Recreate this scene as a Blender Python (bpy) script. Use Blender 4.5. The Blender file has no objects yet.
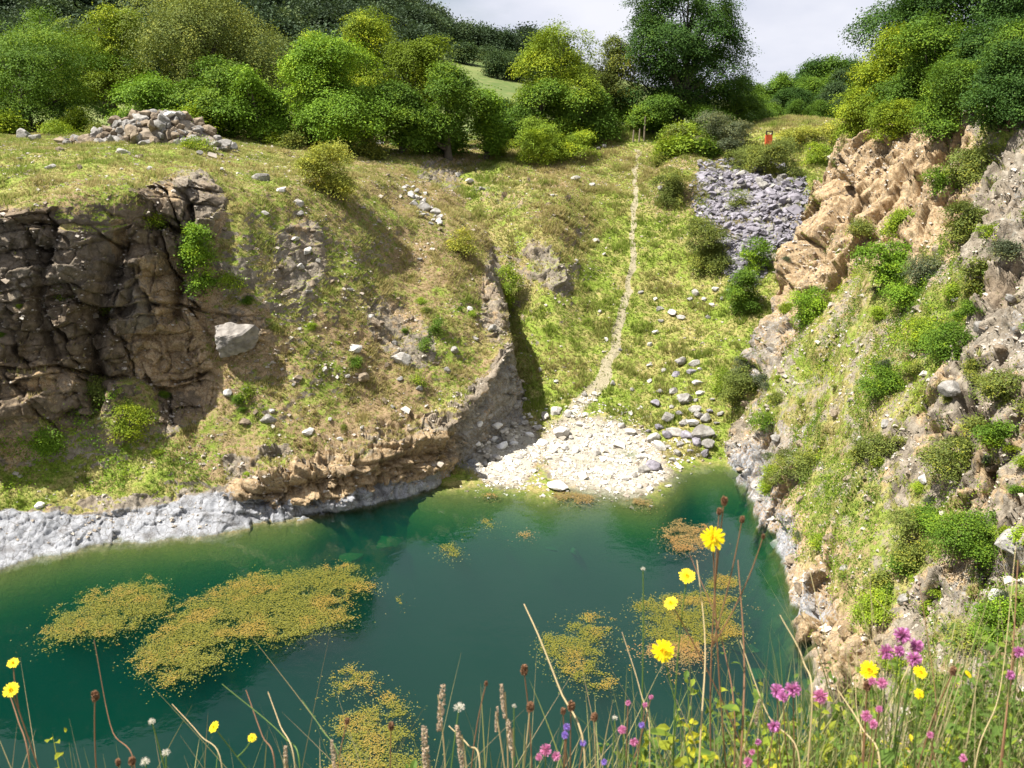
import bpy, math, random, colorsys
import numpy as np
from mathutils import Vector, Matrix, Euler
from mathutils.bvhtree import BVHTree

random.seed(7)
rng = np.random.default_rng(11)
S = bpy.context.scene
COL = S.collection
R = math.radians

# ------------------------------------------------------------------ camera
F_PX = 924.0
PITCH = R(17.0)
CAM = np.array([0.0, 0.0, 25.0])
cp, sp_ = math.cos(PITCH), math.sin(PITCH)
cam_d = bpy.data.cameras.new('camera')
cam_d.sensor_width = 36.0
cam_d.lens = 36.0 * F_PX / 1024.0
cam_d.clip_start = 0.05
cam_d.clip_end = 9000
cam_d.dof.use_dof = True
cam_d.dof.focus_distance = 60.0
cam_d.dof.aperture_fstop = 15.0
cam = bpy.data.objects.new('camera', cam_d)
cam.location = CAM
cam.rotation_euler = (math.pi / 2 - PITCH, 0, 0)
COL.objects.link(cam)
S.camera = cam


def ray(u, v):
    a = (u - 512) / F_PX
    b = (384 - v) / F_PX
    return np.array([a, cp + b * sp_, -sp_ + b * cp])


def PY(u, v, Y):
    d = ray(u, v)
    return CAM + d * (Y / d[1])


def PZ(u, v, z):
    d = ray(u, v)
    return CAM + d * ((z - CAM[2]) / d[2])


def proj(P):
    Q = P - CAM
    t = Q[..., 1] * cp - Q[..., 2] * sp_
    up = Q[..., 1] * sp_ + Q[..., 2] * cp
    t = np.where(t < 0.05, 0.05, t)
    return 512 + F_PX * Q[..., 0] / t, 384 - F_PX * up / t


# ------------------------------------------------------------------ numpy noise
def h3(x, y, z, seed=0):
    x = x.astype(np.int64); y = y.astype(np.int64); z = z.astype(np.int64)
    h = (x * 374761393 + y * 668265263 + z * 2147483647 + seed * 1274126177) & 0xFFFFFFFF
    h = ((h ^ (h >> 13)) * 1274126177) & 0xFFFFFFFF
    h = ((h ^ (h >> 16)) * 2246822519) & 0xFFFFFFFF
    h = (h ^ (h >> 15)) & 0xFFFFFFFF
    return h.astype(np.float64) / 4294967296.0


def vnoise(P, scale=1.0, seed=0):
    P = P * scale
    I = np.floor(P)
    f = P - I
    f = f * f * f * (f * (f * 6 - 15) + 10)
    x, y, z = I[..., 0], I[..., 1], I[..., 2]
    fx, fy, fz = f[..., 0], f[..., 1], f[..., 2]
    r = 0
    for dx in (0, 1):
        wx = fx if dx else 1 - fx
        for dy in (0, 1):
            wy = fy if dy else 1 - fy
            for dz in (0, 1):
                wz = fz if dz else 1 - fz
                r = r + h3(x + dx, y + dy, z + dz, seed) * wx * wy * wz
    return r


def fbm(P, scale=1.0, octv=4, seed=0, gain=0.5):
    a, s, r, n = 1.0, scale, 0, 0
    for i in range(octv):
        r = r + a * (vnoise(P + 17.3 * i, s, seed + i) - 0.5) * 2
        n += a
        a *= gain
        s *= 2.03
    return r / n


def worley(P, seed=0, tilt=0.6):
    """returns F1, F2-F1, cell random, tilted cell height"""
    I = np.floor(P)
    b1 = np.full(P.shape[:-1], 9e9); b2 = b1.copy()
    cr = np.zeros(P.shape[:-1]); th = np.zeros(P.shape[:-1])
    for dx in (-1, 0, 1):
        for dy in (-1, 0, 1):
            for dz in (-1, 0, 1):
                c = I + np.array([dx, dy, dz])
                x, y, z = c[..., 0], c[..., 1], c[..., 2]
                o = np.stack([h3(x, y, z, seed + 1), h3(x, y, z, seed + 2), h3(x, y, z, seed + 3)], -1)
                D = P - (c + o)
                d = np.sqrt((D * D).sum(-1))
                r = h3(x, y, z, seed + 4)
                tv = np.stack([h3(x, y, z, seed + 5), h3(x, y, z, seed + 6), h3(x, y, z, seed + 7)], -1) - 0.5
                hh = r - 0.5 + tilt * (D * tv).sum(-1) * 2
                m = d < b1
                b2 = np.where(m, b1, np.minimum(b2, d))
                cr = np.where(m, r, cr); th = np.where(m, hh, th)
                b1 = np.where(m, d, b1)
    return b1, b2 - b1, cr, th


def bricks(a, b, ra, rb, seed):
    """bedded, jointed rock: random set-back and tilt per block, distance to the nearest joint in metres"""
    z0 = np.zeros_like(a)
    aa = a / ra
    ia = np.floor(aa); fa = aa - ia
    bb = b / (rb * (0.7 + 0.6 * h3(ia, z0, z0, seed + 5))) + h3(ia, z0, z0, seed) * 9.7
    ib = np.floor(bb); fb = bb - ib
    off = h3(ia, ib, z0, seed + 1) - 0.5
    tilt = (fa - 0.5) * (h3(ia, ib, z0, seed + 2) - 0.6) * 0.9 + (fb - 0.5) * (h3(ia, ib, z0, seed + 3) - 0.5) * 1.1
    edge = np.minimum(np.minimum(fa, 1 - fa) * ra, np.minimum(fb, 1 - fb) * rb)
    return off + tilt, edge


def sst(x, a, b):
    t = np.clip((x - a) / (b - a), 0, 1)
    return t * t * (3 - 2 * t)


# ------------------------------------------------------------------ node helper
class NT:
    def __init__(s, name):
        s.m = bpy.data.materials.new(name)
        s.m.use_nodes = True
        s.t = s.m.node_tree
        s.t.nodes.clear()
        s.out = s.t.nodes.new('ShaderNodeOutputMaterial')

    def n(s, ty, **kw):
        nd = s.t.nodes.new('ShaderNode' + ty)
        ins = kw.pop('ins', {})
        for k, v in kw.items():
            setattr(nd, k, v)
        for k, v in ins.items():
            s.set(nd.inputs[k], v)
        return nd

    def set(s, sock, v):
        if isinstance(v, bpy.types.NodeSocket):
            s.t.links.new(v, sock)
        elif isinstance(v, bpy.types.Node):
            s.t.links.new(v.outputs[0], sock)
        else:
            if isinstance(v, tuple) and len(v) == 3 and sock.type == 'RGBA':
                v = (*v, 1)
            sock.default_value = v

    def math(s, op, a, b=0.0, c=0.0, clamp=False):
        nd = s.t.nodes.new('ShaderNodeMath'); nd.operation = op; nd.use_clamp = clamp
        s.set(nd.inputs[0], a); s.set(nd.inputs[1], b)
        if op in ('MULTIPLY_ADD', 'SMOOTH_MIN', 'SMOOTH_MAX'):
            s.set(nd.inputs[2], c)
        return nd.outputs[0]

    def mix(s, f, a, b, mode='MIX'):
        nd = s.t.nodes.new('ShaderNodeMix'); nd.data_type = 'RGBA'; nd.blend_type = mode
        s.set(nd.inputs[0], f); s.set(nd.inputs[6], a); s.set(nd.inputs[7], b)
        return nd.outputs[2]

    def ss(s, x, a, b):
        nd = s.t.nodes.new('ShaderNodeMapRange'); nd.interpolation_type = 'SMOOTHSTEP'
        s.set(nd.inputs[0], x); s.set(nd.inputs[1], a); s.set(nd.inputs[2], b)
        return nd.outputs[0]

    def noise(s, scale, detail=3, vec=None, rough=0.55, dist=0.0):
        nd = s.n('TexNoise', ins={'Scale': scale, 'Detail': detail, 'Roughness': rough, 'Distortion': dist})
        if vec is not None:
            s.set(nd.inputs['Vector'], vec)
        return nd.outputs[0]

    def attr(s, name, out='Fac'):
        nd = s.n('Attribute'); nd.attribute_name = name
        return nd.outputs[out]

    def done(s, sh):
        s.set(s.out.inputs['Surface'], sh)
        return s.m


def simple_mat(name, col, rough=0.7, var=0.25, scale=6.0, transl=0.0, spec=0.3, sheen=0.0):
    T = NT(name)
    tc = T.n('TexCoord').outputs['Object']
    nz = T.noise(scale, 4, tc)
    dark = tuple(c * (1 - var) for c in col); lite = tuple(min(1, c * (1 + var)) for c in col)
    c = T.mix(nz, dark, lite)
    b = T.n('BsdfPrincipled', ins={'Base Color': c, 'Roughness': rough, 'Specular IOR Level': spec})
    if transl > 0:
        tr = T.n('BsdfTranslucent', ins={'Color': c})
        b = T.n('MixShader', ins={0: transl, 1: b.outputs[0], 2: tr.outputs[0]})
    return T.done(b.outputs[0])


def foliage_mat(name, col, var=(0.34, 1.62), transl=0.2, hue=(1.35, 1.0, 0.5), rough=0.5):  # default var range puts crown shade and highlights into the clump colours
    """leaf colour varies with a per-leaf random attribute 'rnd' and a per-clump one 'clump'"""
    T = NT(name)
    r = T.attr('rnd'); k = T.attr('clump')
    oi = T.n('ObjectInfo').outputs['Random']
    a = tuple(c * var[0] for c in col)
    b = tuple(min(1, c * var[1]) for c in col)
    f = T.math('MULTIPLY_ADD', k, 0.8, T.math('MULTIPLY', r, 0.2))
    c = T.mix(f, a, b)
    yl = tuple(min(1, x * h) for x, h in zip(b, hue))
    c = T.mix(T.ss(k, 0.45, 1.0), c, yl)
    br = T.n('BsdfPrincipled', ins={'Base Color': c, 'Roughness': 0.6, 'Specular IOR Level': 0.12})
    tcol = T.mix(0.35, c, tuple(min(1, x * 1.8) for x in (col[0] * 1.3, col[1] * 1.15, col[2] * 0.5)))
    tr = T.n('BsdfTranslucent', ins={'Color': tcol})
    mx = T.n('MixShader', ins={0: transl, 1: br.outputs[0], 2: tr.outputs[0]})
    return T.done(mx.outputs[0])


# ------------------------------------------------------------------ mesh helpers
def mesh_from(name, V, Fc, mat=None, smooth=False, attrs=None, face_len=None):
    V = np.asarray(V, dtype=np.float32)
    Fc = np.asarray(Fc, dtype=np.int32)
    me = bpy.data.meshes.new(name)
    me.vertices.add(len(V))
    me.vertices.foreach_set('co', V.ravel())
    n, k = Fc.shape
    me.loops.add(n * k)
    me.loops.foreach_set('vertex_index', Fc.ravel())
    me.polygons.add(n)
    me.polygons.foreach_set('loop_start', np.arange(0, n * k, k, dtype=np.int32))
    me.polygons.foreach_set('loop_total', np.full(n, k, dtype=np.int32))
    me.polygons.foreach_set('use_smooth', np.full(n, smooth, dtype=bool))
    if attrs:
        for an, (dom, data) in attrs.items():
            at = me.attributes.new(an, 'FLOAT', dom)
            at.data.foreach_set('value', np.asarray(data, dtype=np.float32).ravel())
    me.update(calc_edges=True)
    if mat:
        me.materials.append(mat)
    return me


def link(name, me, parent=None, **props):
    o = bpy.data.objects.new(name, me)
    COL.objects.link(o)
    if parent:
        o.parent = parent
    for k, v in props.items():
        if v is not None:
            o[k] = v
    return o


def tag(o, label, cat, group=None, kind=None):
    o['label'] = label
    if cat: o['category'] = cat
    if group: o['group'] = group
    if kind: o['kind'] = kind
    return o


def thing(name, label, cat, loc=(0, 0, 0), rot=(0, 0, 0), scale=(1, 1, 1), group=None):
    o = bpy.data.objects.new(name, None)
    o.empty_display_size = 0.2
    COL.objects.link(o)
    o.location = loc; o.rotation_euler = rot; o.scale = scale
    return tag(o, label, cat, group)


def copy_tree(src, label=None):
    c = src.copy(); COL.objects.link(c)
    if label: c['label'] = label
    for ch in src.children:
        d = ch.copy(); COL.objects.link(d); d.parent = c
        d.matrix_parent_inverse = ch.matrix_parent_inverse.copy()
        for g in ch.children:
            e = g.copy(); COL.objects.link(e); e.parent = d
    return c


# pchip loft of a control grid
def pchip(x, Y, xq):
    h = np.diff(x)
    d = np.diff(Y, axis=0) / h[:, None]
    m = np.zeros_like(Y)
    m[0] = d[0]; m[-1] = d[-1]
    for i in range(1, len(x) - 1):
        w1 = 2 * h[i] + h[i - 1]; w2 = h[i] + 2 * h[i - 1]
        same = (d[i - 1] * d[i]) > 0
        with np.errstate(divide='ignore', invalid='ignore'):
            hm = (w1 + w2) / (w1 / d[i - 1] + w2 / d[i])
        m[i] = np.where(same, hm, 0)
        # soften: blend with a plain average to avoid terraces
        m[i] = 0.5 * m[i] + 0.5 * (d[i - 1] * h[i] + d[i] * h[i - 1]) / (h[i] + h[i - 1])
    idx = np.clip(np.searchsorted(x, xq, side='right') - 1, 0, len(x) - 2)
    t = ((xq - x[idx]) / h[idx])[:, None]
    hh = h[idx][:, None]
    y0, y1, m0, m1 = Y[idx], Y[idx + 1], m[idx], m[idx + 1]
    t2, t3 = t * t, t * t * t
    return (2 * t3 - 3 * t2 + 1) * y0 + (t3 - 2 * t2 + t) * hh * m0 + (-2 * t3 + 3 * t2) * y1 + (t3 - t2) * hh * m1


def loft(G, res_r, res_c):
    """G: rows x cols x 3 control grid; res: list of vertex steps per segment. Returns P, row param, col param"""
    G = np.asarray(G, float)
    nr, nc, _ = G.shape
    kc = np.concatenate([[0], np.cumsum(np.mean(np.linalg.norm(np.diff(G, axis=1), axis=2), axis=0) + 0.3)])
    kr = np.concatenate([[0], np.cumsum(np.mean(np.linalg.norm(np.diff(G, axis=0), axis=2), axis=1) + 0.3)])

    def q(n, res):
        out = []
        for i in range(n - 1):
            out += list(i + np.arange(res[i]) / res[i])
        return np.array(out + [n - 1.0])
    qc, qr = q(nc, res_c), q(nr, res_r)
    xc = np.interp(qc, np.arange(nc), kc); xr = np.interp(qr, np.arange(nr), kr)
    A = pchip(kc, G.transpose(1, 0, 2).reshape(nc, -1), xc).reshape(len(xc), nr, 3).transpose(1, 0, 2)
    B = pchip(kr, A.reshape(nr, -1), xr).reshape(len(xr), len(xc), 3)
    rr, cc = np.meshgrid(qr, qc, indexing='ij')
    return B, rr, cc


def grid_normals(P):
    du = np.gradient(P, axis=0); dv = np.gradient(P, axis=1)
    n = np.cross(dv, du)
    return n / (np.linalg.norm(n, axis=2, keepdims=True) + 1e-9)


def grid_faces(nr, nc):
    i = np.arange(nr * nc).reshape(nr, nc)
    return np.stack([i[:-1, :-1], i[:-1, 1:], i[1:, 1:], i[1:, :-1]], -1).reshape(-1, 4)


def ell(u, v, cx, cy, rx, ry, ang=0.0, soft=0.35):
    a = R(ang)
    x = (u - cx) * math.cos(a) + (v - cy) * math.sin(a)
    y = -(u - cx) * math.sin(a) + (v - cy) * math.cos(a)
    d = np.sqrt((x / rx) ** 2 + (y / ry) ** 2)
    return 1 - sst(d, 1 - soft, 1 + soft)
# ------------------------------------------------------------------ terrain material
def terrain_mat(name='terrain_surface', detail=1.0):
    T = NT(name)
    P = T.n('TexCoord').outputs['Object']
    n1 = T.noise(0.35, 5, P); n2 = T.noise(1.7, 6, P, 0.62); n3 = T.noise(7.0, 5, P, 0.65); n4 = T.noise(28.0, 3, P, 0.6)
    mg, mp, mo, md, ms = [T.attr(a) for a in ('m_grass', 'm_pale', 'm_ochre', 'm_dark', 'm_soil')]

    def brk(m, a, amt):   # mask broken up by noise
        return T.ss(T.math('ADD', m, T.math('MULTIPLY', T.math('SUBTRACT', a, 0.5), amt)), 0.38, 0.62)
    rock = T.mix(T.ss(n2, 0.3, 0.7), (0.21, 0.175, 0.13), (0.39, 0.345, 0.275))
    rock = T.mix(T.ss(n1, 0.45, 0.75), rock, (0.30, 0.235, 0.165))
    och = T.mix(T.ss(n3, 0.25, 0.75), (0.31, 0.19, 0.085), (0.57, 0.45, 0.29))
    rock = T.mix(brk(mo, n2, 1.3), rock, och)
    pale = T.mix(T.ss(n2, 0.2, 0.7), (0.22, 0.23, 0.25), (0.43, 0.44, 0.465))
    rock = T.mix(brk(mp, n3, 1.0), rock, pale)
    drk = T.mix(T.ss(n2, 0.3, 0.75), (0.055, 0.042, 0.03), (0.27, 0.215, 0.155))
    rock = T.mix(T.math('MULTIPLY', T.ss(T.noise(0.9, 5, P, 0.7), 0.5, 0.65), 0.45), rock, (0.11, 0.095, 0.08))
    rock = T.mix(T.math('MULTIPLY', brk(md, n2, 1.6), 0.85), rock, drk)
    # cracks
    vo = T.n('TexVoronoi', feature='DISTANCE_TO_EDGE', ins={'Scale': 1.6, 'Vector': T.n('VectorMath', operation='ADD', ins={0: P, 1: T.n('TexNoise', ins={'Scale': 1.2, 'Detail': 4, 'Vector': P}).outputs['Color']}).outputs[0]})
    crack = T.ss(vo.outputs[0], 0.0, 0.05)
    rock = T.mix(T.math('MULTIPLY_ADD', crack, 0.5, 0.5), (0.07, 0.055, 0.04), rock)
    rock = T.mix(T.ss(n4, 0.2, 0.8), T.mix(0.35, rock, (0.05, 0.04, 0.03)), rock)
    # lichen and moss specks on the rock
    rock = T.mix(T.math('MULTIPLY', T.ss(n3, 0.58, 0.72), 0.45), rock, (0.12, 0.13, 0.05))
    green = T.mix(T.ss(n3, 0.3, 0.7), (0.10, 0.15, 0.018), (0.24, 0.30, 0.045))
    dry = T.mix(T.ss(n3, 0.3, 0.7), (0.18, 0.15, 0.05), (0.38, 0.33, 0.13))
    soil = T.mix(T.ss(n4, 0.3, 0.7), (0.15, 0.095, 0.045), (0.36, 0.27, 0.16))
    g = T.mix(T.ss(T.math('ADD', T.math('MULTIPLY', n1, 0.5), T.math('MULTIPLY', n2, 0.5)), 0.42, 0.6), green, dry)
    g = T.mix(brk(ms, T.math('ADD', T.math('MULTIPLY', n2, 0.5), T.math('MULTIPLY', n3, 0.5)), 2.2), g, soil)
    col = T.mix(brk(mg, T.math('ADD', T.math('MULTIPLY', n2, 0.6), T.math('MULTIPLY', n3, 0.4)), 1.5), rock, g)
    # path / gravel
    mw = T.attr('m_path')
    P_y = T.n('SeparateXYZ', ins={0: P}).outputs[1]
    grav = T.mix(T.ss(n4, 0.35, 0.65), T.mix(T.ss(P_y, 66, 72), (0.27, 0.245, 0.19), (0.17, 0.15, 0.08)), T.mix(T.ss(P_y, 66, 72), (0.50, 0.47, 0.40), (0.42, 0.37, 0.26)))
    col = T.mix(brk(mw, n3, 1.0), col, grav)
    # drowned ground is coated with algae
    pz = T.n('SeparateXYZ', ins={0: P}).outputs[2]
    col = T.mix(T.ss(T.math('ADD', pz, T.math('MULTIPLY', n2, 0.4)), -0.1, 0.3), T.mix(n3, (0.035, 0.045, 0.008), (0.13, 0.12, 0.03)), col)
    h = T.math('ADD', T.math('MULTIPLY', n3, 0.6), T.math('MULTIPLY', n4, 0.25))
    h = T.math('ADD', h, T.math('MULTIPLY', crack, 0.12))
    bp = T.n('Bump', ins={'Strength': 0.9, 'Distance': 0.12 * detail, 'Height': h})
    b = T.n('BsdfPrincipled', ins={'Base Color': col, 'Roughness': 0.92, 'Specular IOR Level': 0.15, 'Normal': bp.outputs[0]})
    return T.done(b.outputs[0])


MT = terrain_mat()
PATCH = {}


def under(p, out, z1=-0.9, z2=-7.5, d1=2.0, d2=5.0):
    out = np.array([out[0], out[1], 0.0])
    out /= np.linalg.norm(out)
    return [np.array([*(p + out * (d1 + d2))[:2], z2]), np.array([*(p + out * d1)[:2], z1])]


def finish_patch(key, name, P, rr, cc, rockf, maskf, dispf, label):
    N = grid_normals(P)
    u, v = proj(P)
    rk = rockf(P, N, rr, cc, u, v)
    P2 = P + dispf(P, N, rk, rr, cc, u, v)
    N2 = grid_normals(P2)
    m = maskf(P2, N2, rr, cc, u, v, rk)
    nr, nc, _ = P2.shape
    m = {k: m.get(k, np.zeros((nr, nc))) for k in ('grass', 'pale', 'ochre', 'dark', 'soil', 'path')}
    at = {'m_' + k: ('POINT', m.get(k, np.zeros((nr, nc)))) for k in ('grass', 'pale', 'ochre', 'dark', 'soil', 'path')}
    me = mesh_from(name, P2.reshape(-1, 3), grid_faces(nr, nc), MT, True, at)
    o = link(name, me)
    o['kind'] = 'structure'; o['label'] = label
    PATCH[key] = dict(P=P2, N=N2, m=m, rr=rr, cc=cc, u=u, v=v, rk=rk, obj=o)
    return o


def unit3(a):
    return a / (np.linalg.norm(a, axis=-1, keepdims=True) + 1e-9)


# ------------------------------------------------------------------ A: the big mass on the left
def pz0(u, v): return PZ(u, v, 0.0)


A_cols = [
    # shore(u,v) then (u,v,Y) * 9
    [(-420, 640), (-420, 590, 42), (-420, 530, 45), (-420, 420, 48), (-420, 300, 52), (-420, 225, 58), (-420, 195, 64), (-420, 165, 74), (-420, 140, 92), (-420, 131, 150)],
    [(-200, 598), (-200, 552, 45), (-200, 495, 48), (-200, 410, 51), (-200, 290, 54), (-200, 218, 57), (-200, 188, 62), (-200, 160, 72), (-200, 139, 94), (-200, 131, 150)],
    [(0, 568), (0, 518, 49.4), (0, 466, 52.5), (0, 400, 53.2), (0, 290, 54.6), (0, 215, 56), (0, 186, 60), (0, 156, 72), (0, 139, 95), (0, 131, 150)],
    [(100, 546), (100, 508, 51.3), (100, 458, 54.2), (100, 385, 55.5), (100, 290, 56.8), (100, 208, 58), (104, 182, 61.5), (104, 157, 73), (105, 139, 95), (105, 131, 150)],
    [(190, 535), (190, 500, 52.6), (190, 440, 56), (190, 375, 59.3), (195, 290, 61.2), (193, 215, 62.8), (190, 180, 64.8), (190, 158, 74), (190, 140, 96), (190, 131, 150)],
    [(240, 528), (240, 491, 52.9), (240, 430, 57.0), (240, 365, 59.4), (240, 300, 61.2), (240, 240, 62.8), (240, 195, 65.8), (240, 166, 79), (240, 144, 99), (240, 132, 150)],
    [(300, 518), (300, 480, 53.7), (300, 425, 57.5), (300, 355, 60.9), (300, 285, 64.0), (300, 225, 68), (300, 185, 73.5), (300, 164, 91), (300, 147, 104), (300, 134, 150)],
    [(350, 509), (350, 468, 54.8), (350, 415, 59), (350, 350, 62.9), (350, 285, 67.6), (355, 230, 73), (355, 190, 80.5), (355, 166, 95), (355, 149, 107), (355, 135, 150)],
    [(402, 498), (400, 452, 57.0), (400, 400, 61.3), (405, 345, 66.5), (405, 285, 73), (405, 235, 80), (405, 194, 90), (408, 170, 99), (410, 152, 110), (410, 137, 150)],
    [(438, 486), (438, 440, 59.2), (443, 390, 64.0), (450, 335, 69), (450, 285, 74.5), (450, 240, 82.5), (450, 200, 94), (452, 173, 105), (455, 154, 113), (455, 138, 150)],
    [(470, 459), (470, 410, 62.7), (476, 366, 67.5), (484, 325, 72), (482, 285, 77.8), (479, 245, 85.6), (480, 207, 96.8), (485, 176, 108), (490, 155, 114), (490, 138, 150)],
    [(520, 383, 72.2), (512, 351, 70.4), (511, 337, 72.5), (505, 312, 75), (497, 287, 79.5), (492, 253, 86.6), (500, 214, 98), (515, 180, 110), (528, 163, 120), (528, 143, 155)],
]


def build_A():
    cols = []
    for i, c in enumerate(A_cols):
        pts = [pz0(*c[0]) if len(c[0]) == 2 else PY(*c[0])] + [PY(*q) for q in c[1:]]
        out = [(0.35, -1), (0.35, -1), (0.3, -1), (0.25, -1), (0.2, -1), (0.2, -1), (0.3, -1), (0.4, -1), (0.6, -1), (1, -0.8), (1, -0.6), (1, -0.4)][i]
        cols.append(under(pts[0], out, -0.8 if i < 7 else -2.0, -7.5, 2.2 if i < 7 else 0.9, 4.5) + pts)
    k = cols[-1]
    k[0] = k[2] + np.array([0.6, -0.6, -3.0]); k[1] = k[2] + np.array([0.3, -0.3, -1.0])
    w_ = [0, 0, 0, 0, 0, 0, 0.25, 0.6, 1, 1, 1, 1]
    cols.append([p + np.array([0.4, 3.5, -3.2]) * (1 - a) + np.array([2.6, 1.0, -0.9]) * a for p, a in zip(k, w_)])
    cols.append([p + np.array([0.0, 9.0, -9.0]) * (1 - a) + np.array([7.0, 3.0, -5.0]) * a for p, a in zip(k, w_)])
    G = np.array(cols).transpose(1, 0, 2)
    P, rr, cc = loft(G, [8, 10, 30, 44, 66, 100, 80, 56, 40, 26, 14], [10, 44, 100, 96, 44, 46, 44, 50, 48, 46, 44, 12, 4])
    fl = np.array([1.0, 1.0, 1.0])

    def rockf(P, N, rr, cc, u, v):
        # rows: 0,1 underwater 2 shore 3 ledge top 4 base 5 mid 6 mid 7 top 8 rim 9 plateau
        n = fbm(P, 0.16, 3, 5) * 0.8
        cliff = (1 - sst(cc + n * 0.8, 4.0, 4.6)) * sst(rr + n * 0.7, 4.0, 4.4) * (1 - sst(rr + n * 0.7 + 0.75 * (1 - sst(cc + n * 0.5, 3.0, 3.7)), 7.6, 8.2))
        cliff *= 1 - 0.85 * sst(ell(u, v, 100, 212, 48, 20, -5) + 0.9 * ell(u, v, 128, 415, 34, 40, 30) + 0.7 * ell(u, v, 40, 432, 60, 20, 0) + n * 0.5, 0.35, 0.7)
        outc = ell(u, v, 190, 200, 34, 32, 0) * (rr > 6)
        ledge = (1 - sst(rr + fbm(P, 0.5, 2, 8) * 0.35, 3.0, 3.35)) * (cc > 1)
        band = sst(cc + n, 4.6, 5.0) * (1 - sst(rr + fbm(P, 0.4, 3, 9) * 0.9, 3.05, 3.45))
        r = np.maximum(np.maximum(cliff, outc), np.maximum(ledge * 0.45, band))
        r = np.maximum(r, sst(cc + n * 0.4, 9.4, 10.2) * (1 - sst(rr, 3.2, 3.9)))
        r = np.maximum(r, 0.85 * ell(u, v, 240, 330, 30, 22, 20))
        r = np.maximum(r, 0.6 * ell(u, v, 300, 258, 28, 44, 10))
        r = np.maximum(r, 0.6 * ell(u, v, 400, 335, 46, 26, 40))
        r = np.maximum(r, 0.8 * ell(u, v, 497, 295, 16, 50, 0))
        r = np.maximum(r, 0.55 * ell(u, v, 470, 180, 60, 22, 10))
        return np.clip(r, 0, 1)

    def dispf(P, N, rk, rr, cc, u, v):
        wz = fbm(P, 0.16, 3, 31) * 1.3 + fbm(P, 0.8, 3, 34) * 0.22
        wx = fbm(P, 0.2, 3, 32) * 1.6 + fbm(P, 0.9, 3, 35) * 0.3
        za = P[..., 2] + 0.16 * P[..., 0] + wz + 0.5 * fbm(P, 0.35, 2, 37)
        xb = P[..., 0] + 0.35 * P[..., 1] + wx * 1.5 + 0.2 * P[..., 2]
        b1, e1 = bricks(za, xb + 0.5 * za, 4.3, 3.7, 40)
        b2, e2 = bricks(za + 0.4 - 0.12 * xb, xb - 0.35 * za, 1.05, 2.1, 50)
        b3, e3 = bricks(za + 0.25 * xb, xb, 0.42, 1.1, 60)
        _, we, _, wt = worley(P * np.array([0.8, 0.8, 0.9]) + 0.3 * fbm(P, 0.7, 2, 61)[..., None], 62, 1.5)
        cl = (1 - sst(cc, 4.3, 4.9)) * sst(rr, 4.0, 4.5) * (1 - sst(rr, 7.5, 8.3))
        d = rk * (b1 * (0.35 + 1.65 * cl) + b2 * (0.35 + 0.5 * cl) + b3 * 0.2 + wt * (0.25 + 0.2 * cl))
        bnd = sst(cc, 4.6, 5.4) * sst(rr, 2.0, 2.5) * (1 - sst(rr, 3.5, 3.8)) * (1 - 0.75 * sst(cc, 9.2, 10.2))
        b4, e4 = bricks(P[..., 2] + 0.15 * P[..., 0] + wz * 0.5, xb * 1.0 + 0.6 * P[..., 1], 0.62, 1.9, 66)
        d += bnd * (b4 * 0.65 + b3 * 0.3 + wt * 0.35) - bnd * (1 - sst(e4, 0, 0.12)) * 0.3
        d -= rk * (1 - sst(e1, 0.0, 0.22)) * 1.0 * cl * sst(vnoise(P, 0.4, 63), 0.35, 0.5) + rk * (1 - sst(e2, 0, 0.1)) * 0.18
        d += rk * (fbm(P, 1.3, 4, 36) * 0.22 - 0.35 * np.abs(fbm(P, 0.5, 3, 38)) * cl)
        fis = np.exp(-((cc - 3.05 - 0.16 * np.sin(rr * 2.1)) / 0.10) ** 2) * sst(rr, 4.2, 4.8) * (1 - sst(rr, 6.4, 7.2))
        fis2 = np.exp(-((cc - 3.9 - 0.1 * np.sin(rr * 3)) / 0.06) ** 2) * sst(rr, 5.4, 5.8) * (1 - sst(rr, 7.2, 7.6))
        fis3 = np.exp(-((cc - 2.45 - 0.1 * np.sin(rr * 4)) / 0.05) ** 2) * sst(rr, 5.0, 5.5) * (1 - sst(rr, 7.0, 7.6))
        d -= (2.2 * fis + 1.5 * fis2 + 1.0 * fis3) * rk
        d *= sst(P[..., 2], -0.6, 0.6)
        soft = fbm(P, 0.12, 3, 70) * 0.8 + fbm(P, 0.55, 4, 71) * 0.38 + fbm(P, 2.4, 3, 72) * 0.12
        amp = sst(rr, 1.2, 3.0) * 0.8 + 0.2
        soft = soft * amp * np.where(rr > 9.6, 0.5, 1)
        # lip: rock juts above the pale band
        lip = np.exp(-((rr - 3.12) / 0.14) ** 2) * sst(cc, 4.3, 5.0) * 0.5 * sst(vnoise(P, 0.45, 77), 0.35, 0.75)
        und = -np.exp(-((rr - 2.72) / 0.2) ** 2) * sst(cc, 4.5, 5.5) * 0.55
        DN = unit3(N * 0.35 * (1 - cl)[..., None] + np.array([0.22, -0.85, 0.18]) * (0.35 + cl)[..., None])
        wN = sst(cc, 4.6, 5.6)[..., None]
        DN = unit3(DN * (1 - wN) + N * wN)
        D = DN * d[..., None] + N * ((soft * (1 - 0.5 * rk) + lip + und) * sst(P[..., 2], -2.0, 0.8))[..., None]
        edge = 1 - sst(cc, 11.0, 11.6)
        D *= (0.25 + 0.75 * edge)[..., None]
        return D

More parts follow.
